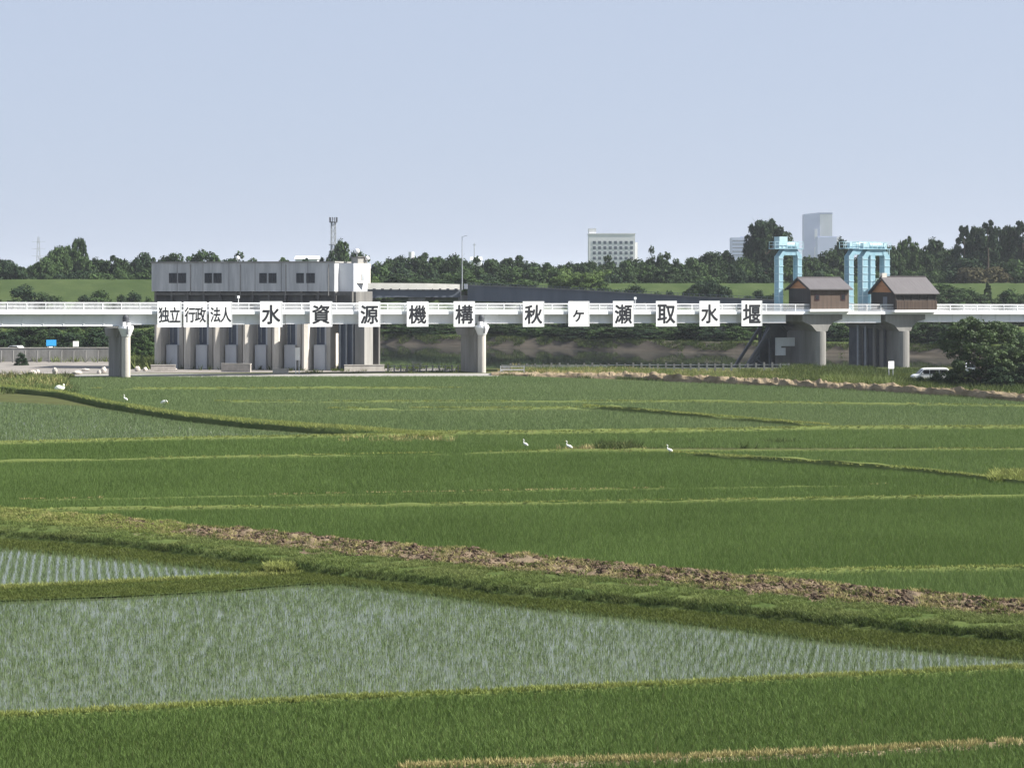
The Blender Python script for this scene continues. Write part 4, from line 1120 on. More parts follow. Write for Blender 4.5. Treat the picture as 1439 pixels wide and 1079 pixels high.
def tree(px, top, w, Y, kind, m, zb, row, group, name=None, cat='tree'):
    zt_ = Z_of(top, Y); h = zt_ - zb; wm = w / FPX * Y
    cm, tm = rt.choice(PROTO[kind])
    lab = place_label(MDESC[m] + ' ' + DESC[kind] + (' tree' if cat == 'tree' else ' shrub'), row, px)
    t = empty(name or ('conifer_tree' if kind == 'cone' else 'tree' if cat == 'tree' else 'bush'), (X_of(px, Y), Y, zb), rt.uniform(0, 6.28), lab, cat, group)
    c = bpy.data.objects.new('crown', cm); link(c, t); c.scale = (wm, wm, h)
    c.material_slots[0].link = 'OBJECT'; c.material_slots[0].material = M[m]
    k = bpy.data.objects.new('trunk', tm); link(k, t); k.scale = (max(wm, 4), max(wm, 4), h)
    return t
GRP = 'trees of the wood beyond the levee'
SKY = [(-60, 362, 60, 'round', 'leaf_dark'), (-20, 357, 50, 'wood', 'leaf_blue'), (4, 354, 34, 'round', 'leaf_blue'), (26, 370, 34, 'wood', 'leaf_dark'), (48, 364, 30, 'round', 'leaf_mid'), (66, 352, 34, 'round', 'leaf_mid'), (83, 334, 32, 'round', 'leaf_mid'),
       (98, 338, 24, 'wood', 'leaf_mid'), (112, 332, 20, 'oval', 'leaf_dark'), (121, 350, 28, 'round', 'leaf_mid'), (140, 362, 30, 'wood', 'leaf_dark'), (166, 357, 36, 'wood', 'leaf_dark'), (182, 362, 28, 'round', 'leaf_blue'), (204, 345, 32, 'round', 'leaf_blue'),
       (222, 360, 26, 'wood', 'leaf_dark'), (240, 346, 34, 'round', 'leaf_dark'), (262, 360, 34, 'wood', 'leaf_mid'), (290, 351, 46, 'wood', 'leaf_dark'), (318, 355, 40, 'round', 'leaf_blue'), (345, 354, 40, 'wood', 'leaf_dark'), (372, 361, 40, 'round', 'leaf_dark'), (398, 360, 36, 'wood', 'leaf_mid'),
       (424, 364, 40, 'wood', 'leaf_blue'), (450, 360, 34, 'round', 'leaf_dark'), (470, 342, 30, 'wood', 'leaf_dark'), (484, 336, 28, 'wood', 'leaf_mid'), (500, 338, 22, 'round', 'leaf_dark'), (522, 359, 32, 'wood', 'leaf_mid'), (546, 353, 34, 'round', 'leaf_dark'), (568, 359, 34, 'wood', 'leaf_dark'),
       (592, 353, 38, 'wood', 'leaf_dark'), (614, 353, 34, 'round', 'leaf_mid'), (639, 348, 34, 'round', 'leaf_dark'), (663, 361, 34, 'wood', 'leaf_dark'), (690, 356, 40, 'round', 'leaf_dark'), (719, 357, 44, 'wood', 'leaf_dark'), (748, 361, 40, 'round', 'leaf_blue'), (772, 370, 30, 'wood', 'leaf_mid'),
       (788, 363, 26, 'round', 'leaf_blue'), (806, 368, 30, 'wood', 'leaf_dark'), (828, 357, 36, 'round', 'leaf_dark'), (855, 359, 38, 'wood', 'leaf_dark'), (880, 358, 34, 'round', 'leaf_mid'), (900, 354, 36, 'round', 'leaf_dark'), (921, 346, 26, 'wood', 'leaf_dark'), (944, 355, 36, 'wood', 'leaf_dark'), (972, 353, 36, 'round', 'leaf_mid'),
       (996, 344, 38, 'round', 'leaf_dark'), (1022, 350, 38, 'wood', 'leaf_dark'), (1046, 351, 30, 'round', 'leaf_mid'), (1076, 305, 62, 'oval', 'leaf_blue'), (1108, 352, 40, 'wood', 'leaf_dark'), (1136, 352, 42, 'round', 'leaf_dark'), (1162, 350, 40, 'wood', 'leaf_dark'), (1185, 333, 24, 'wood', 'leaf_blue'), (1208, 346, 34, 'round', 'leaf_dark'),
       (1232, 340, 34, 'wood', 'leaf_mid'), (1254, 334, 30, 'round', 'leaf_dark'), (1272, 329, 26, 'wood', 'leaf_mid'), (1292, 338, 34, 'round', 'leaf_dark'), (1318, 334, 38, 'wood', 'leaf_dark'), (1338, 338, 32, 'round', 'leaf_mid'),
       (1354, 317, 26, 'cone', 'leaf_blue'), (1372, 315, 26, 'oval', 'leaf_dark'), (1388, 310, 34, 'cone', 'leaf_blue'), (1403, 316, 32, 'oval', 'leaf_blue'), (1418, 314, 26, 'oval', 'leaf_dark'), (1437, 311, 36, 'cone', 'leaf_blue'), (1460, 315, 40, 'round', 'leaf_dark'), (1492, 318, 50, 'wood', 'leaf_blue')]
for i, (px, top, w, kd, m) in enumerate(SKY):
    wf = 1.75 if kd != 'cone' else 2.5
    if kd == 'oval': wf = 1.25 if w > 40 else 1.5
    Y = 592 + rt.uniform(-12, 14) + (24 if kd == 'oval' else 0)
    tree(px, top - 1, w * wf, Y, kd, m, 4.0, 'on the skyline', GRP)
for i, px in enumerate(np.arange(-60, 1500, 38)):
    near = [k[1] for k in SKY if abs(k[0] - px) < 26]
    tree(px, max(near) + 7, 78, 634 + rt.uniform(-6, 6), ['wood', 'round'][i % 2], ['leaf_dark', 'leaf_blue', 'leaf_mid'][i % 3], 4.0, 'in the back row', GRP)
# lower trees in front of them, down to the levee
MID = []
px = -40
mats = ['leaf_dark', 'leaf_mid', 'leaf_dark', 'leaf_mid', 'leaf_blue', 'leaf_mid']
while px < 1490:
    w = rt.uniform(30, 50)
    MID.append((px, rt.uniform(366, 379), w, rt.choice(['round', 'wood', 'bush', 'bush']), rt.choice(mats)))
    px += w * .52
for px, top, w, kd, m in MID:
    if 760 < px < 860: m = 'leaf_light' if px > 775 else 'leaf_mid'
    if px > 1335: top -= 22; w *= 1.2
    if 1375 < px < 1420: m, top, kd, w = 'leaf_rust', 366, 'round', 54
    tree(px, top, w * 1.6, 563 + rt.uniform(-4, 6), kd, m, 4.0, 'below the skyline', GRP)
# trees and shrubs on the near side of the levee
def levee_z(Y): return 2.6 if Y <= LV else 3.0 + (13.0 - 3.0) * min(1, (Y - LV) / 36)
NEAR = [(33, 397, 56, 'bush', 'leaf_blue', 452), (62, 408, 50, 'bush', 'leaf_dark', 450), (84, 414, 30, 'bush', 'leaf_mid', 449), (120, 410, 40, 'bush', 'leaf_blue', 449), (143, 403, 56, 'bush', 'leaf_mid', 452), (170, 409, 34, 'bush', 'leaf_dark', 450), (188, 407, 34, 'bush', 'leaf_blue', 452), (206, 412, 26, 'bush', 'leaf_mid', 450),
        (-30, 404, 70, 'bush', 'leaf_dark', 452), (700, 392, 60, 'wood', 'leaf_dark', 470), (738, 390, 60, 'bush', 'leaf_mid', 468), (790, 381, 46, 'round', 'leaf_light', 470), (822, 383, 50, 'wood', 'leaf_light', 468), (848, 391, 40, 'bush', 'leaf_mid', 466), (560, 384, 70, 'wood', 'leaf_dark', 474), (610, 387, 66, 'round', 'leaf_dark', 472), (655, 385, 60, 'wood', 'leaf_mid', 474),
        (528, 385, 34, 'bush', 'leaf_light', 470), (938, 403, 30, 'bush', 'leaf_dark', 455), (977, 392, 46, 'round', 'leaf_dark', 452), (1000, 384, 58, 'round', 'leaf_blue', 452), (1022, 398, 40, 'bush', 'leaf_dark', 450), (1052, 412, 40, 'bush', 'leaf_mid', 450),
        (1285, 398, 50, 'bush', 'leaf_mid', 462), (1315, 404, 50, 'bush', 'leaf_dark', 456), (1350, 408, 60, 'bush', 'leaf_mid', 454), (1388, 396, 22, 'cone', 'leaf_blue', 456), (1380, 410, 50, 'bush', 'leaf_dark', 452), (1330, 398, 60, 'wood', 'leaf_mid', 470), (905, 412, 40, 'bush', 'leaf_mid', 450), (1420, 402, 60, 'bush', 'leaf_mid', 455), (1440, 410, 50, 'bush', 'leaf_dark', 452), (1090, 408, 40, 'bush', 'leaf_dark', 452), (892, 398, 50, 'bush', 'leaf_dark', 462), (925, 408, 30, 'bush', 'leaf_mid', 455), (1300, 410, 40, 'bush', 'leaf_mid', 450), (1362, 403, 46, 'bush', 'leaf_mid', 456), (1064, 403, 44, 'bush', 'leaf_blue', 456), (872, 404, 44, 'bush', 'leaf_mid', 458), (1480, 405, 60, 'bush', 'leaf_dark', 455), (1265, 392, 40, 'wood', 'leaf_dark', 470)]
for px, top, w, kd, m, Y in NEAR:
    tree(px, top, w * 1.15, Y + 34, kd, m, levee_z(Y + 34) - .3, 'on the levee slope', 'shrubs and trees in front of the levee', cat='bush' if kd == 'bush' else 'tree')
# hedge of shrubs along the far bank, seen under the bridge
BANKB = [(-40, 462), (-8, 459), (22, 462), (48, 458), (78, 461), (104, 457), (128, 462), (150, 459), (198, 462), (212, 458), (532, 456), (556, 459), (578, 461), (604, 458), (632, 460), (706, 457), (732, 461), (760, 458), (790, 462), (822, 459), (852, 462), (884, 458), (912, 463), (944, 460), (976, 456), (1002, 462), (1032, 459), (1300, 452), (1330, 458), (1286, 462)]
BANKB += [(px + 9, 454) for px in range(540, 1120, 34)] + [(1150, 452), (1172, 456), (1200, 451), (1345, 453), (1375, 455), (1410, 452)]
for i, (px, top) in enumerate(BANKB):
    left = px < 300
    Y = 392 + rt.uniform(-3, 3)
    if not left:
        Y = 440.0
        for _ in range(20): Y = .5 * Y + .5 * (bank(X_of(px, Y)) + (11 if i < 29 else 19))
    zb_ = 0.0 if left else 1.4
    tree(px, top - 3, rt.uniform(56, 84), Y, 'bush' if i % 3 else 'wood', ['leaf_dark', 'leaf_blue', 'leaf_mid'][i % 3], zb_ - .2, 'below the bridge deck', 'shrubs seen under the bridge', cat='bush' if i % 3 else 'tree')
for i, (px, top, w, Y, m) in enumerate([(10, 463, 60, 376, 'leaf_blue'), (58, 466, 60, 374, 'leaf_dark'), (100, 465, 54, 376, 'leaf_blue'), (140, 461, 60, 372, 'leaf_blue'), (30, 494, 22, 331, 'leaf_blue'), (200, 468, 44, 345, 'leaf_mid'), (212, 484, 36, 338, 'leaf_mid'), (-35, 466, 60, 374, 'leaf_dark')]):
    tree(px, top, w, Y, 'bush', m, -.3, 'behind the paved lot', 'shrubs seen under the bridge', cat='bush')

# the big tree at right, and its darker neighbour
def big_tree(px, top, Y, w, label, seed, m, n, lean=0):
    r = np.random.default_rng(seed)
    h = Z_of(top, Y); wm = w / FPX * Y
    t = empty('broadleaf_tree', (X_of(px, Y), Y, -.1), 0, label, 'tree')
    cl = []
    limbs = MB()
    limbs.cyl((0, 0, -.2), (.15, 0, h * .22), .34, .26, 10); limbs.cyl((.15, 0, h * .22), (.0, .1, h * .55), .26, .16, 10); limbs.cyl((0, .1, h * .55), (.1, 0, h * .9), .16, .05, 8)
    for i in range(n):
        a = r.uniform(0, 6.28); z = r.uniform(.16, .95)
        prof = np.interp(z, [.1, .25, .45, .7, .9, 1.0], [.30, .48, .53, .46, .30, .12])
        q = prof * wm * r.uniform(.25, 1.0) ** .6
        c = Vector((q * math.cos(a) + lean * z, q * math.sin(a), z * h - .12 * q))
        if i % 3 == 0: limbs.cyl((.05, .03, max(.8, c.z - .25 * q - .2)), tuple(c), .10, .03, 6)
        for _ in range(3):
            cl.append((np.array(c) + r.normal(0, [.5, .5, .2]), r.uniform(.42, .85), .6))
    V, Q = leaf_cloud(cl, 110, .15, r)
    tri_mesh('crown', V, Q, M[m], t, quads=True)
    limbs.build('trunk', M['bark'], t)
    return t
M['leaf_big'] = mat('leaf_big_tree', (.038, .066, .022), (.066, .105, .032), .65, .5, island=.4, trans=.25)
big_tree(1375, 444, 262, 128, 'big spreading broadleaf tree by the parked van at the right edge', 3, 'leaf_big', 120)
big_tree(1455, 470, 270, 100, 'darker broadleaf tree cut off by the right edge of the photo', 5, 'leaf_dark', 80)
for i, (px, top, w, Y, m) in enumerate([(1402, 512, 56, 256, 'leaf_blue'), (1350, 522, 44, 262, 'leaf_blue'), (1318, 523.5, 34, 262, 'leaf_dark'), (1338, 520, 30, 262, 'leaf_blue'), (1294, 527, 22, 263, 'leaf_mid'), (1440, 508, 50, 258, 'leaf_blue')]):
    tree(px, top, w, Y, 'bush', m, -.2, 'in deep shade', 'dark shrubs under the big tree', cat='bush')

# ------------------------------------------------------------------ far buildings and masts
def far_building(px0, px1, top, Y, depth, m, label, zb=2.0, rot=0.0, name='tower_block'):
    x0, x1 = X_of(px0, Y), X_of(px1, Y)
    t = empty(name, (x0, Y, zb), rot, label, 'building')
    W_ = (x1 - x0); h = Z_of(top, Y) - zb
    return t, W_, h
t, W_, h = far_building(827.5, 892.5, 328, 1000, 14, 'farwhite', 'white office block with rows of square windows above the treeline', rot=0)
MB().box(0, W_, 0, 14, 0, h).build('wall', M['farwhite'], t)
MB().box(.003, W_ * .16, 1, 9, h + .003, h + 2.3).build('stair_head', M['farwhite'], t)
MB().box(W_ + .003, W_ + 1.3, 2, 12, 0, h - 4.2).build('side_wing', M['farwhite'], t)
pp = MB(); pp.box(-.15, W_ + .15, -.15, 14.15, h - .45, h - .004); pp.build('cornice', M['farwhite'], t)
for row in range(6):
    for k in range(8):
        x = W_ * (.085 + k * .115); z = h - 5 - row * 2.45
        if z < 8: continue
        wo = MB().box(x, x + 1.4, -.10, -.003, z, z + 1.4).build('window', M['farwin'], t)
t, W_, h = far_building(1130, 1152, 300, 2600, 32, 'farhazed', 'tall pale blue office tower fading into the haze', rot=R(-4))
MB().prism([(0, 0), (W_, 0), (W_, h + 1), (0, h - 1)], lambda p: Vector((p[0], 0, p[1])), lambda p: Vector((p[0], 34, p[1]))).build('shaft', M['farhazed'], t)
MB().box(W_ + .005, W_ + 15, .5, 34, 0, h - 1).build('sunlit_side', M['farwhite'], t)  # the tower's sunlit side, sunlight put into a whiter wall colour
MB().box(W_ + .01, W_ + 15.3, -.3, 34.3, h - .8, h + .9).build('roof_edge', M['farhazed'], t)
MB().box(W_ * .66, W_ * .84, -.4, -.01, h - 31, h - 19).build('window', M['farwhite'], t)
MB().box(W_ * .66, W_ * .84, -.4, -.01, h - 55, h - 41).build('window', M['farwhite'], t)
t, W_, h = far_building(1149, 1176, 333, 2540, 22, 'farhazed', 'lower haze-paled block at the foot of the hazy tower')
MB().box(0, W_, 0, 20, 0, h).build('wall', M['farhazed'], t)
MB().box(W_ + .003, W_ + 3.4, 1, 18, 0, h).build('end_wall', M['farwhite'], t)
MB().box(.2, W_ - .2, 2, 12, h + .004, h + .6).build('roof', M['farhazed'], t)
t, W_, h = far_building(1028, 1050, 334, 2400, 22, 'farhazed', 'haze-blue block half hidden left of the tall oval tree')
MB().box(0, W_, 0, 20, 0, h).build('wall', M['farhazed'], t)
MB().box(W_ * .6, W_ - .003, 2, 10, h + .003, h + 1.2).build('penthouse', M['farhazed'], t)
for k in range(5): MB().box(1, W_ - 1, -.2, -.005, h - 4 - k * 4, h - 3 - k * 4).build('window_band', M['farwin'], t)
for px0, px1, top, nm, lab in ((415, 446, 359.5, 'warehouse', 'low white warehouse roof just over the trees left of the lattice mast'), (1064 - 490, 1072 - 490, 353, 'water_tank', 'small white tank over the trees left of the street lamp'), (662, 676, 361, 'warehouse', 'tiny white shed roof over the trees right of the street lamp')):
    Y = 760; x0, x1 = X_of(px0, Y), X_of(px1, Y); z1_ = Z_of(top, Y)
    t = empty(nm, ((x0 + x1) / 2, Y, 4), 0, lab, 'shed' if nm == 'warehouse' else 'tank')
    hw = (x1 - x0) / 2
    if nm == 'warehouse':
        MB().box(-hw, hw, 0, 8, 0, z1_ - 5.2).build('wall', M['farwhite'], t)
        MB().prism([(-.4, z1_ - 5.19), (4, z1_ - 4), (8.4, z1_ - 5.19)], lambda p: Vector((-hw - .4, p[0], p[1])), lambda p: Vector((hw + .4, p[0], p[1]))).build('roof', M['palegrey'], t)
    else:
        MB().cyl((0, 0, z1_ - 6.6), (0, 0, z1_ - 4.3), hw, hw, 14).build('tank', M['farwhite'], t)
        q = MB()
        for a in range(4): q.cyl((hw * .7 * math.cos(a * 1.571), hw * .7 * math.sin(a * 1.571), 0), (hw * .7 * math.cos(a * 1.571), hw * .7 * math.sin(a * 1.571), z1_ - 6.6), .12, .12, 6)
        q.build('stand', M['steel'], t)
def lattice(px, top, Y, w0, w1, label, m, name, cat, head=True, arms=False, thick=.12):
    t = empty(name, (X_of(px, Y), Y, 4), R(20), label, cat)
    h = Z_of(top, Y) - 4; mb = MB(); n = int(h / (w0 * 1.2))
    def c(k, z): w = w0 + (w1 - w0) * z / h; return (w / 2 * (1, -1, -1, 1)[k], w / 2 * (1, 1, -1, -1)[k], z)
    for k in range(4):
        mb.bar(c(k, 0), c(k, h), thick)
        for j in range(n):
            a, b = h * j / n, h * (j + 1) / n
            mb.bar(c(k, a), c((k + 1) % 4, b), thick * .6); mb.bar(c((k + 1) % 4, a), c(k, b), thick * .6); mb.bar(c(k, b), c((k + 1) % 4, b), thick * .6)
    mb.build('lattice', M[m], t)
    if head:
        q = MB(); q.cyl((0, 0, h - .1), (0, 0, h + .15), w1 * 1.1, w1 * 1.1, 12)
        for a in range(6): q.box(w1 * math.cos(a * 1.05) - .12, w1 * math.cos(a * 1.05) + .12, w1 * math.sin(a * 1.05) - .12, w1 * math.sin(a * 1.05) + .12, h + .16, h + 1.5)
        q.build('antenna', M['darksteel'], t)
        q = MB()
        for z in (.55, .75): q.cyl((0, 0, h * z), (0, 0, h * z + .2), w0 * .9, w0 * .9, 10)
        q.build('platform', M[m], t)
    if arms:
        q = MB()
        for z in (.68, .8, .92): q.bar((-w0 * 1.0, 0, h * z), (w0 * 1.0, 0, h * z), thick * 1.2)
        q.build('cross_arm', M[m], t)
    return t
lattice(468.5, 312.5, 640, 1.5, 1.15, 'grey lattice mast with antennas behind the fourth window pair', 'steel', 'antenna_mast', 'mast', thick=.16)
lattice(54, 333, 1500, 4.7, 1.0, 'faint distant power pylon above the trees at left', 'steel', 'power_pylon', 'pylon', head=False, arms=True, thick=.18)
t = empty('thin_pole', (X_of(666.5, 700), 700, 4), 0, 'faint thin pole over the trees right of the street lamp', 'pole')
MB().cyl((0, 0, 0), (0, 0, Z_of(342, 700) - 4), .18, .12, 8).build('pole', M['steel'], t)
MB().box(-.5, .5, -.06, .06, Z_of(344.5, 700) - 4, Z_of(344, 700) - 4).build('cross_arm', M['steel'], t)

# ------------------------------------------------------------------ around the paved lot
def at(px, py): return G(px, py)
def sheet_sign(name, px0, px1, y0, y1, Y, label, cat, m, zb=0.0, frame='steel'):
    x0, x1 = X_of(px0, Y), X_of(px1, Y); w = x1 - x0
    t = empty(name, ((x0 + x1) / 2, Y, zb), R(24), label, cat)
    z0, z1_ = Z_of(y1, Y) - zb, Z_of(y0, Y) - zb
    MB().box(-w / 2, w / 2, -.04, 0, z0, z1_).build('panel', M[m], t)
    for x in (-w * .36, w * .36): MB().box(x - .045, x + .045, .003, .09, -.1, z1_ - .1).build('post', M[frame], t)
    return t
sheet_sign('notice_board', 414.8, 421.5, 488.5, 506, 300, 'white notice board on two white legs in front of the intake piers', 'sign', 'board', 0, 'white')
sheet_sign('notice_board', 1247.5, 1257, 507.5, 518, 276, 'small white notice on posts before the larger hut pier', 'sign', 'board', 0)
sheet_sign('blue_sign', 65, 79, 477.5, 486, 350, 'bright blue sign under the left end of the bridge', 'sign', 'bluesign', 0)
sheet_sign('notice_board', 68.5, 74, 487, 491, 349, 'tiny white notice below the bright blue sign', 'sign', 'board', 0)
sheet_sign('notice_board', 102.5, 110.5, 479.5, 487, 352, 'small square white board right of the blue sign', 'sign', 'board', 0)
t = empty('parked_car', (X_of(21, 356), 356, 0), R(-20), 'small white car far back under the left end of the bridge', 'car')
MB().prism([(-1.9, .3), (-1.9, .85), (-1.1, .95), (-.5, 1.42), (.9, 1.42), (1.5, .95), (1.9, .85), (1.9, .3)], lambda p: Vector((p[0], -.8, p[1] + .9)), lambda p: Vector((p[0], .8, p[1] + .9))).build('body', M['carwhite'], t)
MB().prism([(-.95, .98), (-.45, 1.36), (.85, 1.36), (1.3, .98)], lambda p: Vector((p[0], -.82, p[1] + .9)), lambda p: Vector((p[0], -.805, p[1] + .9))).build('window', M['glass'], t)
for x in (-1.15, 1.15):
    for y in (-.82, .66): MB().cyl((x, y, 1.2), (x, y + .16, 1.2), .3, .3, 14).build('wheel', M['black'], t)
t2 = empty('concrete_base', (X_of(21, 356), 356, -.1), R(-20), 'low concrete ramp under the small white car', 'ramp')
MB().prism([(-3, 0), (-2.2, .998), (2.2, .998), (3, 0)], lambda p: Vector((p[0], -1.3, p[1])), lambda p: Vector((p[0], 1.3, p[1]))).build('slab', M['concrete'], t2)

def low_wall(px0, px1, top, Y0, Y1, m, label, th=.3, name='low_wall', cat='wall'):
    a = Vector((X_of(px0, Y0), Y0, 0)); b = Vector((X_of(px1, Y1), Y1, 0)); d = b - a
    t = empty(name, a, math.atan2(d.y, d.x), label, cat)
    h = Z_of(top, Y0)
    MB().box(0, d.length, 0, th, -.2, h).build('wall', M[m], t)
    MB().box(-.04, d.length + .04, -.05, th + .05, h + .003, h + .1).build('coping', M['paleconc'], t)
    return t
low_wall(311, 352, 511.5, 306, 305, 'stone', 'low pale concrete wall in front of the third intake pier')
low_wall(212, 247, 513.5, 306, 306.5, 'stone', 'low pale wall at the left end of the intake piers')
low_wall(383, 404, 518.5, 302, 301, 'paleconc', 'low grey concrete slab by the white notice board')
low_wall(484, 540, 513.5, 309, 310, 'paleconc', 'long low concrete wall right of the intake piers')
low_wall(-60, 153, 489.5, 345, 347, 'concrete', 'long stained grey wall behind the lot at left')
fp = MB()
# slatted fence posts standing in front of that wall
for i, px in enumerate(np.arange(-50, 150, 17)):
    x = X_of(px, 343); t = empty('fence_post', (x, 343, 0), 0, None, 'post', 'weathered posts before the stained wall')
    tag(t, 'weathered grey post before the long stained wall, %s from the left' % ['first', 'second', 'third', 'fourth', 'fifth', 'sixth', 'seventh', 'eighth', 'ninth', 'tenth', 'eleventh', 'twelfth'][i])
    MB().box(-.11, .11, -.11, .11, -.1, 1.85).build('shaft', M['concrete'], t); MB().box(-.14, .14, -.14, .14, 1.853, 1.93).build('cap', M['concrete'], t)
# low fence along the river from the middle pier to the weir
fn = empty('river_fence', (0, 0, 0), 0, 'low grey fence of concrete posts along the near riverbank', 'fence')
fm = MB(); kx = np.arange(706, 1120, 11.5)
pr_ = None
for px in kx:
    Y = 308 + (px - 706) * .008; x = X_of(px, Y)
    MB().box(x - .13, x + .13, Y, Y + .22, -.2, 1.08 + .12 * rt.uniform(-1, 1)).build('post', M['concrete'], fn)
    if pr_:
        for z in (.42, .85): fm.bar((pr_[0], pr_[1] + .11, z), (x, Y + .11, z), .07)
        if px < 860: fm.hexa([(pr_[0], pr_[1] + .30, .1), (x, Y + .30, .1), (x, Y + .33, .1), (pr_[0], pr_[1] + .33, .1), (pr_[0], pr_[1] + .30, .75), (x, Y + .30, .75), (x, Y + .33, .75), (pr_[0], pr_[1] + .33, .75)])
    pr_ = (x, Y)
fm.build('rail', M['steel'], fn)
fn2 = empty('river_fence', (0, 0, 0), 0, 'low grey fence between the intake piers and the middle pier', 'fence')
fm = MB(); pr_ = None
for px in np.arange(545, 650, 9):
    Y = 307; x = X_of(px, Y)
    MB().box(x - .1, x + .1, Y, Y + .2, -.2, .95).build('post', M['concrete'], fn2)
    if pr_:
        for z in (.35, .8): fm.bar((pr_, Y + .1, z), (x, Y + .1, z), .06)
    pr_ = x
fm.build('rail', M['steel'], fn2)
# railing frame at the end of the road
t = empty('gate_barrier', (X_of(703, 296), 296, 0), R(-4), 'white metal barrier frame by the middle pier', 'barrier')
w = X_of(737, 296) - X_of(703, 296)
for x in (0, w * .97): MB().box(x, x + .09, 0, .09, -.05, 1.25).build('post', M['white'], t)
bq = MB(); bq.box(.1, w * .97 - .003, .02, .07, 1.1, 1.17); bq.box(.1, w * .97 - .003, .02, .07, .62, .80); bq.bar((.1, .045, .6), (w * .3, .045, .1), .05); bq.build('rail', M['white'], t)
MB().box(-.35, .1, -.25, -.05, -.05, .5).build('footing', M['paleconc'], t)

def heap(name, px, py, w, h, m, label, cat, group=None, seed=0):
    c = at(px, py); t = empty(name, c, seed, label, cat, group)
    b = MB().ball((0, 0, h * .4), .5, 12, 8); r = random.Random(seed)
    b.v = [(x * w * (1 + .22 * mnoise.noise((x * 3 + seed, y * 3, z * 3))), y * w * .7, max(-.04, (z - h * .4) * h * 1.1 * (1 + .3 * mnoise.noise((x * 4, y * 4 + seed, z))) + h * .42)) for x, y, z in b.v]
    b.build('mass', M[m], t, smooth=name != 'boulder')
    return t
heap('tarpaulin_heap', 285, 516, 1.25, 1.0, 'tarp', 'dark blue tarpaulin heap before the second intake pier', 'heap', seed=1)
heap('tarpaulin_heap', 363, 515, 1.1, 1.2, 'tarp', 'blue tarpaulin bundle before the fourth intake pier', 'heap', seed=2)
heap('tarpaulin_heap', 382, 515.5, 1.3, .9, 'tarp', 'dark blue tarpaulin bundle left of the white notice board', 'heap', seed=3)
M['greennet'] = mat('green_net', (.03, .10, .06), (.05, .13, .07), .8, 2)
heap('net_heap', 305, 515.5, 1.2, .8, 'greennet', 'dark green netting heap right of the blue tarpaulin', 'heap', seed=4)
for i, (px, py, w, h) in enumerate([(46, 527, 1.2, .7), (53, 525, .8, .6), (77, 526, .9, 1.0), (109, 526.5, 1.4, .6), (146, 524, 1.0, .9), (139, 525.5, .7, .6), (193, 522, .9, .8), (204, 521.5, .9, .6), (262, 517, .9, .6), (240, 521, 1.7, .5), (24, 527.5, 2.0, .35), (5, 528, 1.6, .35), (120, 521, 1.2, .35), (170, 523, .5, .5), (496, 519, .7, .5)]):
    heap('boulder', px, py, w, h, 'stone', place_label('%s stone block' % ('small pale' if w < .85 else 'large pale' if w > 1.3 else 'pale'), 'on the lot', px), 'boulder', 'pale stone blocks on the paved lot', seed=10 + i)

# ------------------------------------------------------------------ the van and the white vehicle under the tree
c = at(1308, 533)
van = empty('van', (X_of(1306.5, 271), 271, .0), R(2), 'white van parked beside the big tree', 'van')
zl = .25
def vside(poly, y0, y1): return MB().prism(poly, lambda p: Vector((p[0], y0, p[1])), lambda p: Vector((p[0], y1, p[1])))
body = [(-2.3, .35), (-2.32, .85), (-2.15, 1.05), (-1.55, 1.2), (-.95, 1.82), (-.6, 1.93), (2.0, 1.95), (2.22, 1.80), (2.3, 1.0), (2.28, .35)]
vb = vside(body, -.85, .85).build('body', M['carwhite'], van)
bv_ = vb.modifiers.new('bevel', 'BEVEL'); bv_.width = .08; bv_.segments = 2
for nm, poly in (('side_window', [(-1.35, 1.22), (-.92, 1.72), (-.25, 1.72), (-.25, 1.22)]), ('side_window', [(-.15, 1.22), (-.15, 1.72), (.95, 1.72), (.95, 1.22)]), ('side_window', [(1.05, 1.22), (1.05, 1.72), (1.98, 1.72), (2.08, 1.22)])):
    vside(poly, -.875, -.855).build(nm, M['glass'], van); vside(poly, .855, .875).build(nm, M['glass'], van)
ws = MB(); ws.hexa([(-1.60, -.74, 1.22), (-1.60, .74, 1.22), (-1.57, .74, 1.22), (-1.57, -.74, 1.22), (-1.06, -.70, 1.78), (-1.06, .70, 1.78), (-1.0, .70, 1.78), (-1.0, -.70, 1.78)]); ws.build('windscreen', M['glass'], van)
for x in (-1.45, 1.45):
    for y in (-.88, .68):
        wh = MB().cyl((x, y, .33), (x, y + .2, .33), .33, .33, 18).build('wheel', M['black'], van)
        MB().cyl((x, y - .01 if y < 0 else y + .19, .33), (x, y + .01 if y < 0 else y + .215, .33), .19, .19, 14).build('rim', M['steel'], wh)
for y in (-.7, .45): MB().box(-2.345, -2.30, y, y + .25, .72, .92).build('headlight', M['palegrey'], van)
MB().box(-2.37, -2.31, -.8, .8, .32, .52).build('bumper', M['steel'], van)
MB().box(-1.2, -1.05, -1.02, -.88, 1.2, 1.38).build('mirror', M['carwhite'], van)
v2 = empty('van', (X_of(1364, 292), 292, 0), R(80), 'white vehicle seen end on through the trunk gap of the big tree', 'van')
vside([(-1.7, .3), (-1.7, 1.2), (-1.3, 1.85), (1.6, 1.9), (1.7, 1.7), (1.7, .3)], -.72, .72).build('body', M['carwhite'], v2)
MB().box(-1.66, -1.60, -.6, .6, 1.25, 1.25 + .003).build('trim', M['black'], v2)
MB().hexa([(-1.71, -.6, 1.22), (-1.71, .6, 1.22), (-1.66, .6, 1.22), (-1.66, -.6, 1.22), (-1.40, -.58, 1.74), (-1.40, .58, 1.74), (-1.34, .58, 1.74), (-1.34, -.58, 1.74)]).build('windscreen', M['glass'], v2)
for x in (-1.1, 1.1):
    for y in (-.74, .58): MB().cyl((x, y, .29), (x, y + .16, .29), .29, .29, 16).build('wheel', M['black'], v2)

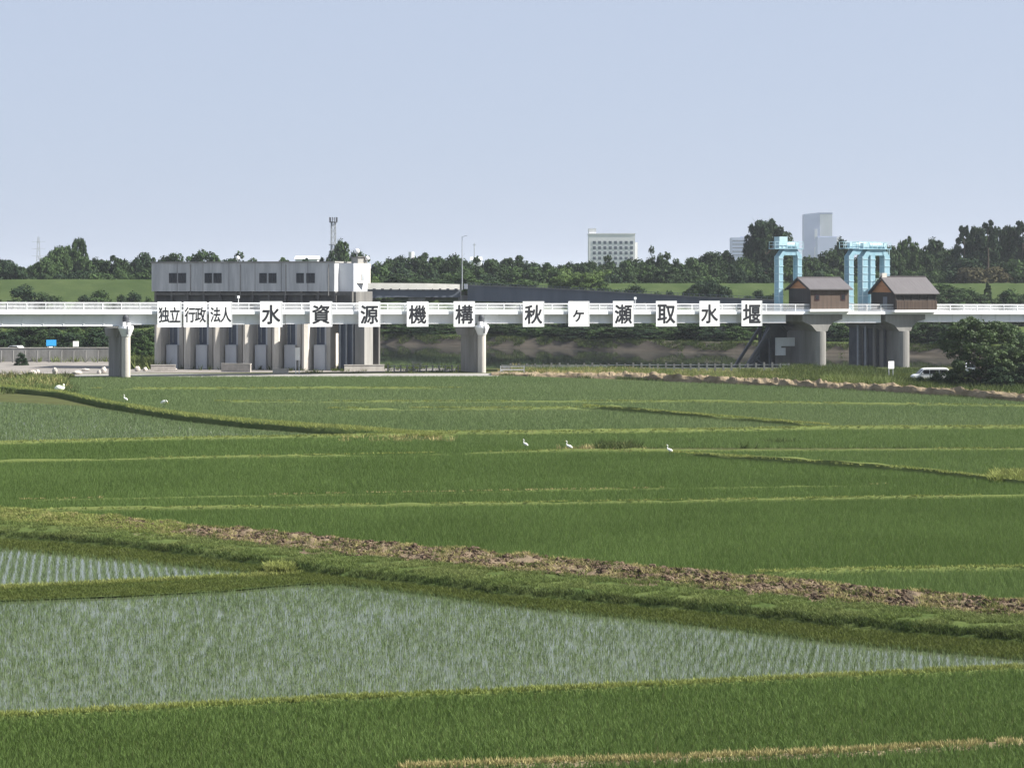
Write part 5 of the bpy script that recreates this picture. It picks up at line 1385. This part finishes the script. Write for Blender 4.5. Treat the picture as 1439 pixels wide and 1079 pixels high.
# ------------------------------------------------------------------ egrets
def skin_mesh(pts, edges, radii, name, m, parent, sub=2, root=0):
    me = bpy.data.meshes.new(name); me.from_pydata(pts, edges, [])
    o = bpy.data.objects.new(name, me); COL.objects.link(o)
    md = o.modifiers.new('skin', 'SKIN'); md.use_smooth_shade = True
    for i, r in enumerate(radii):
        sv = me.skin_vertices[0].data[i]; sv.radius = (r if not isinstance(r, tuple) else r[0], r if not isinstance(r, tuple) else r[1]); sv.use_root = i == root
    ss = o.modifiers.new('sub', 'SUBSURF'); ss.levels = ss.render_levels = sub
    dg = bpy.context.evaluated_depsgraph_get()
    nm = bpy.data.meshes.new_from_object(o.evaluated_get(dg))
    bpy.data.objects.remove(o)
    nm.name = name; nm.materials.clear(); nm.materials.append(m)
    return link(bpy.data.objects.new(name, nm), parent)
def egret(px, py, rz, label, pose='tall', scale=1.0, zb=.0):
    t = empty('egret', (*gp(px, py), zb), rz, label, 'egret', 'white egrets in the paddies')
    if pose == 'tall':
        pts = [(-.04, 0, .40), (-.18, 0, .36), (-.30, 0, .28), (.08, 0, .47), (.15, 0, .54), (.15, 0, .63), (.11, 0, .71), (.13, 0, .79), (.18, 0, .815), (.22, 0, .81)]
    else:
        pts = [(-.02, 0, .38), (-.16, 0, .35), (-.30, 0, .29), (.10, 0, .43), (.19, 0, .46), (.24, 0, .52), (.27, 0, .50), (.31, 0, .46), (.36, 0, .41), (.39, 0, .385)]
    ed = [(0, 1), (1, 2), (0, 3)] + [(i, i + 1) for i in range(3, 9)]
    rad = [(.105, .12), (.095, .10), (.03, .035), .08, .045, .032, .028, .03, .036, .02]
    b = skin_mesh(pts, ed, rad, 'body', M['egret'], t)
    hp = pts[-1]
    e = (hp[0] + .12, 0, hp[2] - .02) if pose == 'tall' else (hp[0] + .08, 0, hp[2] - .09)
    MB().cyl(hp, e, .016, .003, 8).build('beak', M['beak'], t)
    for y in (-.045, .045):
        q = MB(); q.cyl((-.02, y, .32), (.0, y, .18), .014, .009, 8); q.cyl((.0, y, .18), (-.02, y, -.02), .009, .008, 8)
        for a in (-.5, 0, .5): q.cyl((-.02, y, 0), (.07 * math.cos(a) - .02, y + .07 * math.sin(a), 0), .006, .004, 6)
        q.build('leg', M['leg'], t)
    t.scale = (scale * .88,) * 3
    return t
egret(738, 630.5, R(150), 'white egret standing upright, leftmost of the three in mid paddy', 'tall', 1.0)
egret(799, 634.5, R(170), 'white egret standing upright, middle one of the three in mid paddy', 'tall', 1.12)
egret(940.5, 641.5, R(165), 'white egret standing upright, rightmost of the three in mid paddy', 'tall', 1.05, .1)
egret(176, 573, R(150), 'white egret standing on the left grassy dike nearer the sack', 'tall', 1.15, .5)
egret(230, 582, R(-35), 'white egret stooping to feed on the left grassy dike, nearer the middle', 'low', 1.5, .68)
t = empty('sack', (*gp(84, 553.5), .30), 0, 'round pale sack lying on the left end of the grassy dike', 'sack')
b = MB().ball((0, 0, .36), .46, 16, 12, .75)
b.v = [(x * 1.3 * (1 + .2 * mnoise.noise((x * 3, y * 3, z * 3))), y, z * (1 + .15 * mnoise.noise((x * 5, y, z)))) for x, y, z in b.v]
b.build('bag', M['sack'], t, smooth=True)
MB().cyl((.35, -.1, .62), (.52, -.14, .78), .05, .12, 10).build('knot', M['sack'], t)

# ------------------------------------------------------------------ haze
hz = bpy.data.materials.new('haze'); hz.use_nodes = True
nt = hz.node_tree
for n_ in list(nt.nodes):
    if n_.type == 'BSDF_PRINCIPLED': nt.nodes.remove(n_)
pv = nt.nodes.new('ShaderNodeVolumePrincipled')
pv.inputs['Color'].default_value = (.86, .92, 1.0, 1); pv.inputs['Density'].default_value = HAZE; pv.inputs['Anisotropy'].default_value = .25
nt.links.new(pv.outputs[0], nt.nodes['Material Output'].inputs['Volume'])
tag(MB().box(-8200, 8200, -90, 8700, -3.9, 106).build('haze', hz), 'thin pale summer haze over the whole plain', 'haze', kind='stuff')
